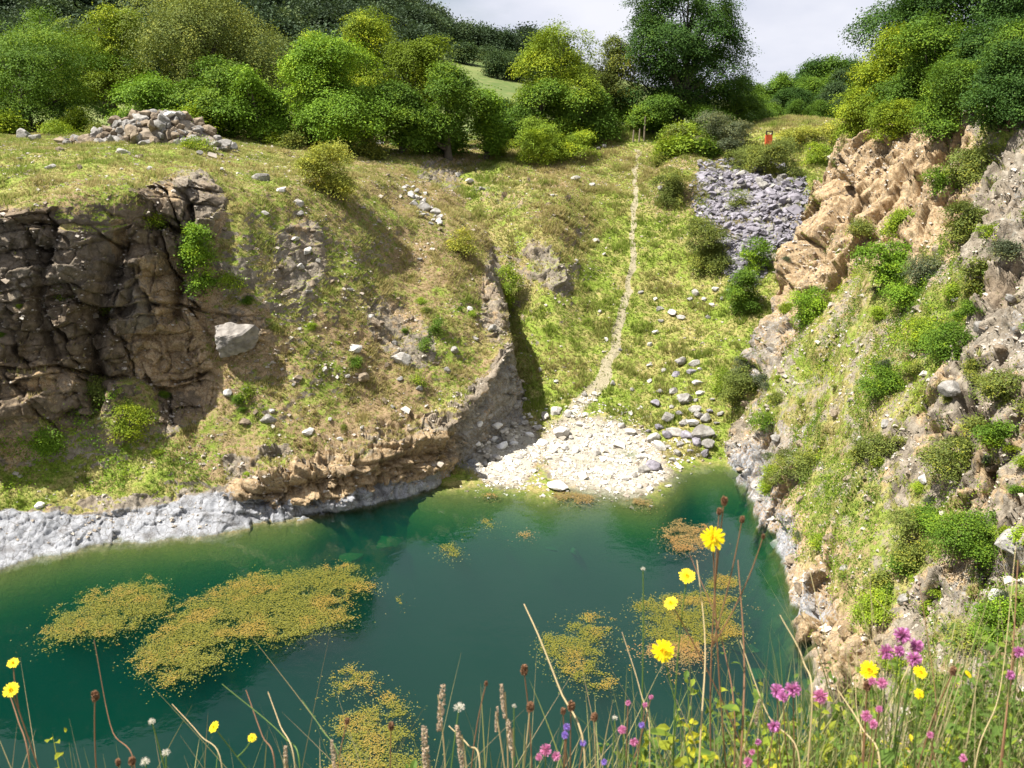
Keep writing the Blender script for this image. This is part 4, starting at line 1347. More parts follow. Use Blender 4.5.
# ------------------------------------------------------------------ trees beyond the quarry
G1 = 'trees along the far edge of the plateau'
T_ = [
    # u vb vt w Y mat label seed opts
    (30, 138, 34, 170, 112, 'mid', 'wide rounded dark green bush tree at the far left of the plateau', 1, dict(nl=15000, lobes=20, gap=0.15, z0f=0.0, leaf=0.24)),
    (-90, 140, 20, 170, 116, 'mid', 'dark green tree cut by the left edge', 2, dict(nl=7000, lobes=14, z0f=0.0)),
    (52, 60, 3, 62, 175, 'mid', 'small round tree behind the wide bush at the far left', 3, dict(nl=4000, leaf=0.32, z0f=0.1)),
    (116, 120, 4, 92, 124, 'yellow', 'yellow green tree behind the rubble mound', 4, dict(nl=11000, lobes=18, layered=0.4)),
    (212, 130, -12, 150, 120, 'olive', 'large drooping dark olive tree, tallest of the left group', 5, dict(nl=20000, lobes=26, droop=1.0, gap=0.2, layered=0.3, z0f=0.1)),
    (150, 128, 75, 80, 108, 'bright', 'light green sapling clump right behind the rubble mound', 6, dict(nl=5000, lobes=10, z0f=0.0)),
    (222, 138, 62, 80, 107, 'mid', 'dark green bush under the drooping olive tree', 7, dict(nl=8000, lobes=12, z0f=0.0)),
    (262, 150, 66, 70, 104, 'bright', 'bright green bush left of the tall lime tree', 8, dict(nl=8000, lobes=12, z0f=0.0, gap=0.2)),
    (335, 152, 42, 104, 106, 'bright', 'tall bright lime green tree in full sun', 9, dict(nl=17000, lobes=20, z0f=0.0, gap=0.2)),
    (368, 140, 16, 84, 128, 'yellow', 'golden green tree crown behind the lime tree', 10, dict(nl=11000, lobes=16, layered=0.5)),
    (318, 130, 30, 70, 135, 'lime', 'pale lime tree crown behind and left of the golden tree', 11, dict(nl=7000, lobes=12)),
    (420, 145, 38, 72, 122, 'yellow', 'green rounded tree right of the golden crown', 12, dict(nl=9000, lobes=14, layered=0.3)),
    (402, 154, 84, 62, 107, 'mid', 'low spreading dark green bush right of the lime tree', 13, dict(nl=8000, lobes=12, z0f=0.0, layered=0.4)),
    (448, 153, 66, 66, 109, 'mid', 'mid green bush tree beside the conical tree', 14, dict(nl=9000, lobes=12, z0f=0.0, gap=0.2)),
    (486, 150, 84, 42, 112, 'bright', 'small conical green tree at the right end of the left group', 15, dict(nl=5000, lobes=9, shape='cone', z0f=0.0)),
    (507, 140, 98, 34, 125, 'dark', 'small dark bush in the dip before the open field', 16, dict(nl=3000, lobes=7, z0f=0.0)),
    (562, 140, 24, 92, 124, 'yellow', 'loose airy yellow green tree right of the open field', 17, dict(nl=12000, lobes=20, layered=0.5, gap=0.42, z0f=0.05)),
    (612, 140, 36, 60, 130, 'olive', 'thin olive tree between the airy tree and the tallest tree', 18, dict(nl=6500, lobes=12, gap=0.4, z0f=0.05)),
    (545, 142, 80, 50, 119, 'mid', 'dark green undergrowth tree below the airy tree', 19, dict(nl=5000, lobes=9, z0f=0.0)),
    (588, 138, 85, 62, 120, 'mid', 'bushy green tree between the airy tree and the path', 20, dict(nl=6500, lobes=11, z0f=0.0)),
    (676, 132, -22, 124, 128, 'dark', 'tallest dark green tree standing above the path', 21, dict(nl=30000, lobes=40, shape='tall', gap=0.25, layered=0.35, z0f=0.0, lr=0.38)),
    (735, 132, 76, 56, 134, 'mid', 'rounded tree right of the tallest dark tree', 22, dict(nl=6000, lobes=10, z0f=0.0)),
    (655, 134, 98, 60, 124, 'mid', 'green thicket at the foot of the tallest tree', 23, dict(nl=5000, lobes=9, z0f=0.0)),
    (705, 134, 105, 44, 122, 'mid', 'small dark bush tree right of the tallest trunk', 24, dict(nl=3500, lobes=7, z0f=0.0)),
]
for (u, vb, vt, w_, Y, mt_, lb, sd, op) in T_:
    tree(u, vb, vt, w_, Y, mt_, lb, sd, group=G1, **op)

# trees on the right hand rim
G2 = 'trees on the right hand rim'
for (u, vb, vt, w_, Y, mt_, lb, sd, op) in [
    (892, 135, 36, 84, 86, 'yellow', 'sunlit yellow green tree leaning out over the ochre rock', 41, dict(nl=13000, lobes=18, leaf=0.2, z0f=0.0, layered=0.3)),
    (862, 148, 88, 44, 85, 'yellow', 'low yellow green bush at the left end of the right hand rim', 42, dict(nl=5000, lobes=10, leaf=0.17, z0f=0.0)),
    (935, 118, 18, 92, 80, 'mid', 'green spreading tree above the ochre crag', 43, dict(nl=13000, lobes=18, leaf=0.2, z0f=0.0, layered=0.4)),
    (925, 100, -40, 130, 92, 'dark', 'tall dark green tree whose crown reaches the top edge', 44, dict(nl=18000, lobes=24, leaf=0.24, z0f=0.1, layered=0.3, gap=0.25)),
    (1000, 90, -60, 130, 84, 'dark', 'tall dark tree in the top right corner', 45, dict(nl=20000, lobes=24, leaf=0.22, z0f=0.0)),
    (975, 108, 30, 70, 74, 'dark', 'dark green bush hanging over the top of the crag', 46, dict(nl=9000, lobes=14, leaf=0.17, z0f=0.0)),
    (958, 132, 52, 60, 76, 'mid', 'dense green tree leaning over the crest of the crag', 49, dict(nl=9000, lobes=14, leaf=0.17, z0f=-0.1)),
    (1008, 118, 20, 66, 69, 'dark', 'dark leafy tree overhanging the rock at the top right', 50, dict(nl=9000, lobes=14, leaf=0.17, z0f=-0.1)),
    (905, 146, 70, 50, 81, 'mid', 'low green tree draping over the left of the crag', 51, dict(nl=6000, lobes=11, leaf=0.17, z0f=-0.1)),
    (1075, 80, -60, 110, 72, 'dark', 'dark tree beyond the right edge', 47, dict(nl=9000, lobes=14, leaf=0.22, z0f=0.0)),
    (1018, 92, 20, 60, 66, 'mid', 'leafy bush at the right edge above the rock', 48, dict(nl=7000, lobes=12, leaf=0.16, z0f=0.0))]:
    tree(u, vb, vt, w_, Y, mt_, lb, sd, group=G2, **op)

# the wood behind, right of the tallest tree: single crowns
rg = np.random.default_rng(77)
wood_v = [(735, 92), (750, 84), (765, 80), (782, 70), (800, 63), (815, 58), (830, 55), (845, 58), (860, 62), (876, 68), (890, 70)]
protos = []


def copse_tree(seed, mat, shape='round', H=13.0, W=9.0, nl=4500, leaf=0.42):
    r_ = np.random.default_rng(seed)
    L = make_lobes(W, W, H, H * 0.08, 14, r_, shape, 0.42)
    root = thing('broadleaf_tree', '', 'tree')
    link('crown', crown_mesh('crown', M_LEAF[mat], r_, L, nl, leaf, 0.15, seed=seed), root)
    link('trunk', trunk_mesh('trunk', BARK, 0.35, [l[0] for l in L], r_, sides=6), root)
    return root


protos = [copse_tree(301, 'mid', 'tall'), copse_tree(302, 'dark', 'tall'), copse_tree(303, 'mid'), copse_tree(304, 'blue2', 'tall'), copse_tree(305, 'dark')]
pused = set()


def put_copy(k, p, s, label, group, sz=1.0):
    r_ = protos[k] if k not in pused else copy_tree(protos[k])
    pused.add(k)
    r_.location = p; r_.scale = (s, s, s * sz); r_.rotation_euler = (0, 0, random.uniform(0, 6.28))
    tag(r_, label, 'tree', group)
    return r_


for row, (Y, dv) in enumerate([(215, 0), (195, 12), (172, 24), (155, 38)]):
    for i, (u, vt) in enumerate(wood_v):
        uu = u + rg.uniform(-6, 6) + row * 4
        p = PY(uu, vt + dv + rg.uniform(-4, 4), Y + rg.uniform(-6, 6))
        g = ground(p[0], p[1], 'E')[0]
        H = max(5.0, p[2] - g.z)
        put_copy([1, 3, 0, 2, 4][int(rg.integers(5))] if row < 3 else [0, 2, 3][int(rg.integers(3))], (g.x, g.y, g.z - 0.2), H / 13.0 * 0.95 if H < 16 else 1.15, 'dark green tree packed in the wood behind the mound at the right',
                 'trees packed in the wood behind the gully', sz=1.0 if H < 16 else H / 13 / 1.15)

# separate trees round the hill field
fp = copse_tree(320, 'blue2', 'round', H=10, W=10, nl=2600, leaf=0.75)
first = True
for (u, v, h_, w_, Y, lb) in [
    (445, 46, 17, 14, 470, 'small round tree on the hill skyline left of the field'), (437, 52, 18, 16, 460, 'dark round tree at the top left corner of the hill field'),
    (462, 56, 19, 26, 440, 'broad dark tree just above the hill field'), (486, 50, 15, 19, 470, 'round dark tree in the middle of the hill skyline'),
    (509, 53, 13, 20, 470, 'low rounded tree on the skyline right of the middle one'), (529, 54, 14, 20, 470, 'low rounded tree at the right end of the skyline row'),
    (497, 76, 25, 21, 395, 'blue green tree standing alone in the hill field'), (518, 80, 24, 26, 400, 'dark tree at the lower right of the hill field'), (505, 68, 16, 20, 430, 'dark tree behind the lone field tree'),
    (538, 70, 20, 22, 420, 'dark tree at the right margin of the hill field'), (550, 66, 16, 22, 450, 'far dark tree behind the airy tree'), (578, 80, 20, 26, 430, 'far dark tree seen through the airy tree'), (428, 60, 24, 22, 430, 'dark tree at the left margin of the hill field')]:
    p = PY(u, v, Y); g = ground(p[0], p[1], 'E')[0]
    r_ = fp if first else copy_tree(fp)
    first = False
    s = h_ * Y * cp / F_PX / 10; sx = w_ * Y * cp / F_PX / 10
    r_.location = (g.x, g.y, g.z - 0.4); r_.scale = (sx, sx, s); r_.rotation_euler = (0, 0, random.uniform(0, 6.28))
    tag(r_, lb, 'tree', 'trees round the hill field')

# wooded hillside: one mass
def hill_wood():
    r_ = np.random.default_rng(88)
    Vs, Fs, cl, rn = [], [], [], []
    o = 0
    base = crown_mesh('tmp', M_LEAF['blue'], r_, make_lobes(11, 11, 12, 0.5, 9, r_, 'round', 0.45), 1300, 1.15, 0.1, seed=4)
    nv = len(base.vertices); co = np.empty(nv * 3, np.float32); base.vertices.foreach_get('co', co); co = co.reshape(-1, 3)
    fq = np.empty(len(base.loops), np.int32); base.loops.foreach_get('vertex_index', fq); fq = fq.reshape(-1, 4)
    c0 = np.empty(len(fq), np.float32); base.attributes['clump'].data.foreach_get('value', c0)
    n = 0
    for Y in np.arange(250, 620, 15.0):
        for u in np.arange(-260, 700, 9 * 924 / Y / 1.0):
            uu = u + r_.uniform(-10, 10); YY = Y + r_.uniform(-6, 6)
            x = (uu - 512) / F_PX * YY
            g = ground(x, YY, 'E')
            if g is None: continue
            p = g[0]; pu, pv = proj(np.array(p))
            # keep the field open, and the strip of pasture far left
            if 418 < pu < 560 and Y < 545 and pv > 44: continue
            if 560 <= pu < 660 and Y > 330: continue
            if pu > 660: continue
            if -200 < pu < 24 and 28 < pv < 60: continue
            if pu > 380 and Y < 330: continue
            s = r_.uniform(0.75, 1.25)
            a = r_.uniform(0, 6.28); ca, sa_ = math.cos(a), math.sin(a)
            M = np.array([[ca, -sa_, 0], [sa_, ca, 0], [0, 0, r_.uniform(0.8, 1.2)]]) * s
            Vs.append(co @ M.T + np.array([p.x, p.y, p.z - 1.0])); Fs.append(fq + o); o += nv
            cl.append(np.clip(c0 * 0.5 + r_.uniform(-0.15, 0.5), 0, 1)); rn.append(r_.random(len(fq))); n += 1
    bpy.data.meshes.remove(base)
    me = mesh_from('hillside_wood', np.concatenate(Vs), np.concatenate(Fs), M_LEAF['blue'], False,
                   {'rnd': ('FACE', np.concatenate(rn)), 'clump': ('FACE', np.concatenate(cl))})
    tag(link('hillside_wood', me), 'dense dark wood covering the far hillside', 'wood', kind='stuff')
    print('hill trees', n)


hill_wood()

# ------------------------------------------------------------------ shrubs
SH = [
    (334, 193, 58, 50, 'gold', 'golden yellow bush on the crest of the shoulder', dict(nl=4500, leaf=0.15, gap=0.35)),
    (204, 292, 34, 68, 'bright', 'bright green sapling growing from the edge of the dark cliff', dict(nl=2600, leaf=0.14, shape='tall')),
    (232, 290, 26, 16, 'lime', 'small lime sprig right of the cliff sapling', dict(nl=500, leaf=0.12)),
    (150, 228, 30, 18, 'lime', 'small yellow green plant on the top ledge of the cliff', dict(nl=700, leaf=0.11)),
    (461, 252, 28, 20, 'gold', 'small golden bush above the gully edge', dict(nl=900, leaf=0.14)),
    (508, 312, 24, 50, 'lime', 'yellow green bush tucked behind the gully edge', dict(nl=1500, leaf=0.14, keys='B')),
    (438, 335, 16, 22, 'mid', 'small dark green plant on the shoulder near the gully edge', dict(nl=500, leaf=0.1)),
    (425, 352, 18, 14, 'mid', 'tiny green plant left of the gully edge', dict(nl=350, leaf=0.1)),
    (421, 388, 12, 20, 'lime', 'thin lime sprig low on the shoulder', dict(nl=250, leaf=0.1)),
    (248, 398, 12, 14, 'lime', 'lime green tuft below the big lodged boulder', dict(nl=220, leaf=0.1)),
    (534, 163, 60, 40, 'lime', 'low yellow green bush at the rim below the airy tree', dict(nl=4500, leaf=0.18, lobes=12)),
    (572, 160, 50, 26, 'lime', 'low lime bush left of the top of the path', dict(nl=2500, leaf=0.17)),
    (595, 136, 55, 24, 'mid', 'low green thicket on the rim left of the path', dict(nl=2500, leaf=0.2)),
    (615, 132, 40, 26, 'bright', 'green thicket on the rim beside the path', dict(nl=2500, leaf=0.2)),
    (672, 203, 36, 32, 'olive', 'round olive bush right of the path near the rim', dict(nl=2600, leaf=0.15)),
    (703, 270, 54, 48, 'olive', 'large round olive bush in the middle of the gully', dict(nl=5000, leaf=0.15, gap=0.15)),
    (742, 313, 40, 44, 'mid', 'round dark green bush below the scree chute', dict(nl=3200, leaf=0.14, gap=0.15)),
    (756, 272, 34, 32, 'bright', 'bright green bush against the foot of the wall in the scree', dict(nl=1800, leaf=0.13)),
    (740, 208, 24, 16, 'olive', 'small green plant among the scree blocks', dict(nl=600, leaf=0.13)),
    (720, 152, 64, 36, 'grey', 'grey green bush on the rim left of the rusty post', dict(nl=4500, leaf=0.17)),
    (690, 150, 46, 24, 'lime', 'low light green bush beside the grey green bush', dict(nl=2200, leaf=0.17)),
    (780, 176, 64, 34, 'olive', 'wide olive bush above the scree chute', dict(nl=4500, leaf=0.16)),
    (745, 168, 46, 22, 'olive', 'low olive bush left of the wide one above the scree', dict(nl=2400, leaf=0.16)),
    (818, 165, 30, 20, 'lime', 'low green bush where the scree meets the wall', dict(nl=1400, leaf=0.15)),
    (800, 143, 40, 16, 'gold', 'dry golden scrub on the mound at the rim', dict(nl=1600, leaf=0.15)),
    (832, 142, 44, 18, 'gold', 'pale dry scrub at the right end of the rim mound', dict(nl=1600, leaf=0.15)),
    (640, 133, 22, 16, 'gold', 'brown dry bush beside the post at the top of the path', dict(nl=700, leaf=0.15)),
    (952, 134, 84, 66, 'mid', 'broad dark bush hanging over the crest of the ochre crag', dict(nl=9000, leaf=0.14, keys='CA', lobes=14)),
    (1008, 128, 84, 74, 'dark', 'dark bush hanging over the rock in the top right corner', dict(nl=9000, leaf=0.14, keys='CA', lobes=14)),
    (893, 138, 54, 34, 'yellow', 'yellow green bush spilling over the ochre crest', dict(nl=4500, leaf=0.14, keys='CA', lobes=11)),
    (886, 284, 56, 50, 'bright', 'bright green bush in the middle of the upper right slope', dict(nl=4200, leaf=0.12, keys='C', gap=0.3)),
    (897, 235, 24, 30, 'lime', 'lime green bush above the bright one on the ochre rock', dict(nl=1500, leaf=0.12, keys='C')),
    (806, 322, 36, 42, 'bright', 'bright green bush near the far corner of the wall', dict(nl=2400, leaf=0.12, keys='C')),
    (905, 302, 40, 24, 'bright', 'low green bush right below the bright bush', dict(nl=1500, leaf=0.11, keys='C')),
    (950, 358, 64, 44, 'mid', 'leafy green bush above the dark crevice', dict(nl=3800, leaf=0.1, keys='C', gap=0.3)),
    (922, 345, 40, 34, 'lime', 'yellow green bush left of the crevice bush', dict(nl=1900, leaf=0.1, keys='C')),
    (882, 395, 44, 34, 'mid', 'dark leafy bush on the grassy part of the right slope', dict(nl=2200, leaf=0.1, keys='C')),
    (735, 405, 36, 36, 'olive', 'olive bush at the far foot of the wall by the boulders', dict(nl=2200, leaf=0.12, keys='CB')),
    (722, 392, 22, 22, 'lime', 'lime bush beside the boulder spill', dict(nl=900, leaf=0.12)),
    (792, 480, 44, 36, 'olive', 'grey olive bush low on the right slope', dict(nl=2400, leaf=0.1, keys='C')),
    (925, 280, 40, 30, 'grey', 'pale grey green scrub on the upper right rock', dict(nl=1600, leaf=0.1, keys='C')),
    (965, 240, 40, 46, 'olive', 'olive scrub below the trees at the upper right', dict(nl=2400, leaf=0.11, keys='C')),
    (975, 180, 44, 40, 'olive', 'scrub clinging under the trees near the right edge', dict(nl=2400, leaf=0.12, keys='C')),
    (940, 190, 30, 26, 'mid', 'small dark bush on the ochre crag', dict(nl=1200, leaf=0.12, keys='C')),
    (860, 235, 24, 18, 'olive', 'olive scrub on the pale ochre rock', dict(nl=800, leaf=0.12, keys='C')),
    (1000, 400, 34, 36, 'olive', 'green bush at the right edge above the jutting block', dict(nl=1800, leaf=0.09, keys='C')),
    (970, 560, 70, 60, 'mid', 'leafy bush left of the jutting block', dict(nl=3600, leaf=0.085, keys='C', gap=0.3)),
    (960, 470, 60, 40, 'olive', 'scrubby bush under the dark crevice', dict(nl=2600, leaf=0.09, keys='C')),
    (880, 455, 40, 26, 'olive', 'low scrub in the middle of the right slope', dict(nl=1300, leaf=0.09, keys='C')),
    (992, 640, 30, 56, 'bright', 'bright trailing bush below the jutting block', dict(nl=1800, leaf=0.08, keys='C')),
    (875, 625, 40, 40, 'lime', 'yellow green bush low on the near slope', dict(nl=1800, leaf=0.08, keys='C')),
    (915, 540, 44, 36, 'olive', 'scrub patch on the near right slope', dict(nl=1600, leaf=0.09, keys='C')),
    (765, 430, 22, 20, 'mid', 'small bush on the lower far wall', dict(nl=800, leaf=0.1, keys='C')),
    (96, 405, 44, 26, 'olive', 'trailing bush at the foot of the dark cliff', dict(nl=1600, leaf=0.11)),
    (130, 440, 40, 34, 'yellow', 'yellow green bush right of the cliff foot', dict(nl=1600, leaf=0.11)),
    (45, 450, 50, 26, 'bright', 'bright green nettle clump at the cliff foot', dict(nl=1700, leaf=0.12)),
    (62, 300, 20, 16, 'lime', 'small plant in a crack of the dark cliff', dict(nl=300, leaf=0.1)),
    (108, 312, 18, 12, 'lime', 'tiny green plant on a cliff ledge', dict(nl=220, leaf=0.1)),
    (200, 150, 30, 12, 'lime', 'small light green plant in front of the rubble mound', dict(nl=500, leaf=0.14)),
    (60, 136, 40, 14, 'lime', 'light green plants before the wide bush tree', dict(nl=900, leaf=0.15)),
    
]
for i, (u, v, w_, h_, mt_, lb, op) in enumerate(SH):
    shrub(u, v, w_, h_, mt_, lb, 500 + i, **op)

# small scrub seedlings and the undergrowth of the tree line: copies of a few bushes
rg = np.random.default_rng(5150)


def bush_proto(seed, mat, leaf):
    r_ = np.random.default_rng(seed)
    L = make_lobes(1.0, 1.0, 0.75, -0.1, 9, r_, 'round', 0.38)
    root = thing('scrub_bush', '', 'shrub')
    link('foliage', crown_mesh('foliage', M_LEAF[mat], r_, L, 900, leaf, 0.3, seed=seed), root)
    V, Fq = merge([tube(bez_(np.array([0, 0, -0.15]), l[0] * 0.4, l[0]), np.linspace(0.014, 0.004, 6), 4) for l in L[:5]])
    link('stem', mesh_from('stem', V, Fq, TWIG, True), root)
    return root


def bez_(a, b, c, n=6):
    q = np.linspace(0, 1, n)[:, None]
    return (1 - q) ** 2 * a + 2 * q * (1 - q) * b + q * q * c


BP = [bush_proto(811 + i, m, 0.085) for i, m in enumerate(['mid', 'olive', 'lime', 'yellow', 'grey', 'olive'])]
bused = set()


def put_bush(k, p, s, hs, label, group):
    r_ = BP[k] if k not in bused else copy_tree(BP[k])
    bused.add(k)
    r_.location = p; r_.scale = (s, s * rg.uniform(0.8, 1.1), s * hs); r_.rotation_euler = (rg.uniform(-.15, .15), rg.uniform(-.15, .15), rg.uniform(0, 6.28))
    return tag(r_, label, 'shrub', group)


n_ = 0
while n_ < 110:
    u = rg.uniform(735, 1040); v = rg.uniform(200, 740)
    h = hit(u, v, 'C')
    if h is None or h[0].z < 1.0 or (850 < u < 960 and v < 260): continue
    if vnoise(np.array([[h[0].x, h[0].y, h[0].z]]), 0.35, 844)[0] < 0.47: continue
    put_bush(int(rg.integers(6)), tuple(h[0] - Vector((0, 0, 0.1))), rg.uniform(0.35, 1.35), rg.uniform(0.4, 0.85), 'low scrubby plant on the right hand slope', 'scrub scattered over the right hand slope')
    n_ += 1
for i in range(46):
    u = rg.uniform(-40, 520) if i < 34 else rg.uniform(540, 760)
    Y = rg.uniform(101, 108) if u < 400 else rg.uniform(112, 120)
    p = PY(u, 145, Y); g = ground(p[0], p[1], 'ABE')
    if g is None or 600 < u < 650: continue
    put_bush(int(rg.integers(4)), tuple(g[0] - Vector((0, 0, 0.2))), rg.uniform(2.2, 4.4), rg.uniform(0.7, 1.1), 'leafy bush in the undergrowth along the tree line', 'undergrowth along the tree line')
for i in range(26):
    u = rg.uniform(0, 520); v = rg.uniform(300, 490)
    h = hit(u, v, 'A')
    if h is None or h[0].z < 1.5 or h[1].z < 0.5: continue
    put_bush(int(rg.integers(4)), tuple(h[0] - Vector((0, 0, 0.1))), rg.uniform(0.4, 1.0), rg.uniform(0.5, 0.9), 'small leafy plant on the left shoulder', 'small plants dotted over the left shoulder')

# rusty post in the scrub and weathered wooden post by the path
def box_mesh(name, mat, boxes):
    Vs, Fs, o = [], [], 0
    for (x0, y0, z0, x1, y1, z1) in boxes:
        V = [(x0, y0, z0), (x1, y0, z0), (x1, y1, z0), (x0, y1, z0), (x0, y0, z1), (x1, y0, z1), (x1, y1, z1), (x0, y1, z1)]
        Vs += V
        Fs += [[a + o for a in f] for f in ((0, 3, 2, 1), (4, 5, 6, 7), (0, 1, 5, 4), (1, 2, 6, 5), (2, 3, 7, 6), (3, 0, 4, 7))]
        o += 8
    me = mesh_from(name, Vs, Fs, mat)
    return me


rust = simple_mat('rusty_red_paint', (0.55, 0.10, 0.035), 0.7, 0.35, 5)
dk = simple_mat('dark_iron', (0.05, 0.04, 0.035), 0.6)
h = hit(768, 146, 'B')
pp = h[0]
s = (pp.y * cp) / F_PX
rp = thing('rusty_tank', 'small rusty red metal box standing in the scrub on the far rim', 'metal box', tuple(pp))
link('body', box_mesh('body', rust, [(-3.2 * s, -2 * s, -0.2, 3.2 * s, 2 * s, 11 * s)]), rp)
link('top_frame', box_mesh('top_frame', dk, [(-3.4 * s, -2.2 * s, 11 * s, -2.2 * s, -1.2 * s, 14 * s), (2.2 * s, -2.2 * s, 11 * s, 3.4 * s, -1.2 * s, 14 * s), (-3.4 * s, -2.3 * s, 14 * s, 3.4 * s, -1.1 * s, 15 * s)]), rp)
wood = simple_mat('weathered_wood', (0.22, 0.18, 0.13), 0.9, 0.35, 7)
for (u, v, hh, lb) in [(644, 141, 24, 'tall weathered wooden post at the top of the path'), (633, 142, 12, 'short weathered post left of the tall one at the path top'), (639, 142, 13, 'middle short post beside the tall wooden post')]:
    h = hit(u, v, 'B'); pp = h[0]; s = pp.y * cp / F_PX
    pm = mesh_from('wooden_post', *tube([(0, 0, -0.3), (0.02, 0, hh * s * 0.5), (0.06, 0.02, hh * s)], [0.11, 0.10, 0.085], 7), wood, True)
    o = link('wooden_post', pm); o.location = pp
    tag(o, lb, 'post', 'wooden posts at the top of the path')
# ------------------------------------------------------------------ pond weed
def weed_mat(name, a, b, c3):
    T = NT(name)
    r = T.attr('rnd'); k = T.attr('clump')
    c = T.mix(r, a, b)
    c = T.mix(T.ss(k, 0.6, 0.95), c, c3)
    return T.done(T.n('BsdfPrincipled', ins={'Base Color': c, 'Roughness': 0.55, 'Specular IOR Level': 0.4}).outputs[0])


MW = weed_mat('pond_weed', (0.085, 0.088, 0.008), (0.165, 0.155, 0.012), (0.21, 0.145, 0.02))
MW2 = weed_mat('pond_weed_brown', (0.16, 0.11, 0.035), (0.24, 0.16, 0.05), (0.25, 0.14, 0.04))


def weed(poly, label, seed, mat=None, cell=0.10, dens=4.5, ragged=0.75, lacy=0.0, name='pond_weed_mat', leaf=0.075):
    rg = np.random.default_rng(seed)
    W = np.array([PZ(u, v, 0.0)[:2] for u, v in poly])
    lo, hi = W.min(0) - 0.8, W.max(0) + 0.8
    X, Y = np.meshgrid(np.arange(lo[0], hi[0], cell), np.arange(lo[1], hi[1], cell), indexing='ij')
    X = X.ravel(); Y = Y.ravel()
    # signed distance to the polygon
    inside = np.zeros(len(X), bool); dist = np.full(len(X), 1e9)
    j = len(W) - 1
    for i in range(len(W)):
        a, b = W[i], W[j]
        c = ((a[1] > Y) != (b[1] > Y)) & (X < (b[0] - a[0]) * (Y - a[1]) / (b[1] - a[1] + 1e-12) + a[0])
        inside ^= c
        d = b - a; t = np.clip(((X - a[0]) * d[0] + (Y - a[1]) * d[1]) / (d @ d), 0, 1)
        dist = np.minimum(dist, np.hypot(X - a[0] - t * d[0], Y - a[1] - t * d[1])); j = i
    sd = np.where(inside, dist, -dist)
    Q = np.stack([X, Y, X * 0], -1)
    n1 = fbm(Q, 0.7, 4, seed); n2 = fbm(Q, 2.6, 3, seed + 5)
    hole = 1.1 * np.clip(-0.12 - fbm(Q, 1.3, 4, seed + 30), 0, 1) * 4
    f = np.minimum(sd, 1.2) - hole + ragged * (n1 * 2.0 + n2 * 0.7) - lacy * (0.4 + n2 * 1.2)
    k = f > 0
    Q = Q[k]; f = f[k]; cl0 = n1[k]
    m = rg.poisson(dens * np.clip(f * 2.5, 0.15, 1.0))
    C = np.repeat(Q, m, 0); cl = np.repeat(cl0, m)
    n = len(C)
    C = C + rg.normal(size=(n, 3)) * np.array([cell * 0.6, cell * 0.6, 0])
    C[:, 2] = 0.008 + 0.018 * np.abs(rg.normal(size=n)) + 0.02 * np.clip(fbm(C, 1.5, 2, seed + 9), 0, 1)
    Nv = unit(rg.normal(size=(n, 3)) * 0.10 + np.array([0, 0, 1.0]))
    V, Fq = leaf_quads(C, Nv, leaf * (0.5 + 0.9 * rg.random(n)), rg, 0.7, 0.05)
    # strands hanging under the mat
    S_ = C[rg.random(n) < 0.5] * np.array([1, 1, 0]) + 0
    S_[:, :2] += rg.normal(size=(len(S_), 2)) * 0.45
    S_[:, 2] = -0.03 - 0.3 * rg.random(len(S_))
    V2, F2 = leaf_quads(S_, unit(rg.normal(size=S_.shape) * 0.4 + np.array([0, 0, 1.0])), np.full(len(S_), leaf * 1.4), rg, 0.6)
    V_, F_ = merge([(V, Fq), (V2, F2)])
    ca = np.concatenate([np.clip(0.5 + cl * 1.1 + 0.12 * rg.normal(size=n), 0, 1), np.full(len(S_), 0.2)])
    c0 = V_.mean(0) * np.array([1, 1, 0])
    me = mesh_from(name, V_ - c0, F_, mat or MW, False, {'rnd': ('FACE', rg.random(len(F_))), 'clump': ('FACE', ca)})
    o = link(name, me); o.location = c0
    return tag(o, label, 'pond weed', 'floating mats of pond weed')


weed([(40, 655), (52, 615), (90, 592), (140, 582), (172, 594), (168, 612), (135, 630), (105, 640), (75, 638), (50, 652)], 'mid sized olive and orange weed mat nearest the left edge', 61)
weed([(133, 652), (150, 628), (190, 602), (230, 582), (300, 564), (362, 566), (368, 582), (338, 600), (350, 618), (310, 640), (255, 642), (238, 662), (212, 682), (188, 690), (160, 678), (138, 664)],
     'largest olive weed mat in the left half of the pond', 62)
weed([(315, 682), (350, 664), (372, 672), (366, 688), (332, 696)], 'thin lacy weed patch right of the largest mat', 63, lacy=0.35)
weed([(332, 722), (360, 708), (392, 696), (422, 716), (425, 770), (400, 800), (345, 790)], 'brown flecked weed mat at the bottom of the pond', 64, lacy=0.15)
weed([(528, 640), (548, 620), (590, 616), (612, 624), (604, 642), (622, 652), (606, 680), (582, 702), (552, 682), (550, 665), (528, 658)], 'round lacy weed mat in the middle of the pond', 65, lacy=0.32)
weed([(657, 528), (680, 519), (706, 524), (715, 548), (676, 550), (668, 540)], 'tan brown weed mat near the right bank', 66, mat=MW2, ragged=0.35)
weed([(628, 604), (665, 592), (705, 580), (738, 578), (742, 610), (733, 640), (700, 655), (645, 652), (642, 630)], 'lacy weed mat behind the yellow flowers', 67, lacy=0.35)
weed([(640, 650), (690, 640), (700, 655), (690, 680), (655, 676)], 'orange brown weed mat low behind the yellow flowers', 68, mat=MW2, lacy=0.1)
weed([(438, 546), (452, 541), (464, 550), (462, 558), (450, 556)], 'small olive weed clump in the upper middle of the pond', 69, ragged=0.2)
weed([(474, 522), (488, 519), (502, 525), (498, 530), (480, 529)], 'small weed clump nearest the rock lip', 70, ragged=0.2)
weed([(510, 536), (528, 528), (538, 536), (526, 540)], 'small brown weed clump right of the two olive ones', 71, mat=MW2, ragged=0.2)
weed([(472, 497), (490, 493), (500, 496), (490, 500)], 'thin weed clump by the shore left of the beach', 72, ragged=0.15, mat=MW2)
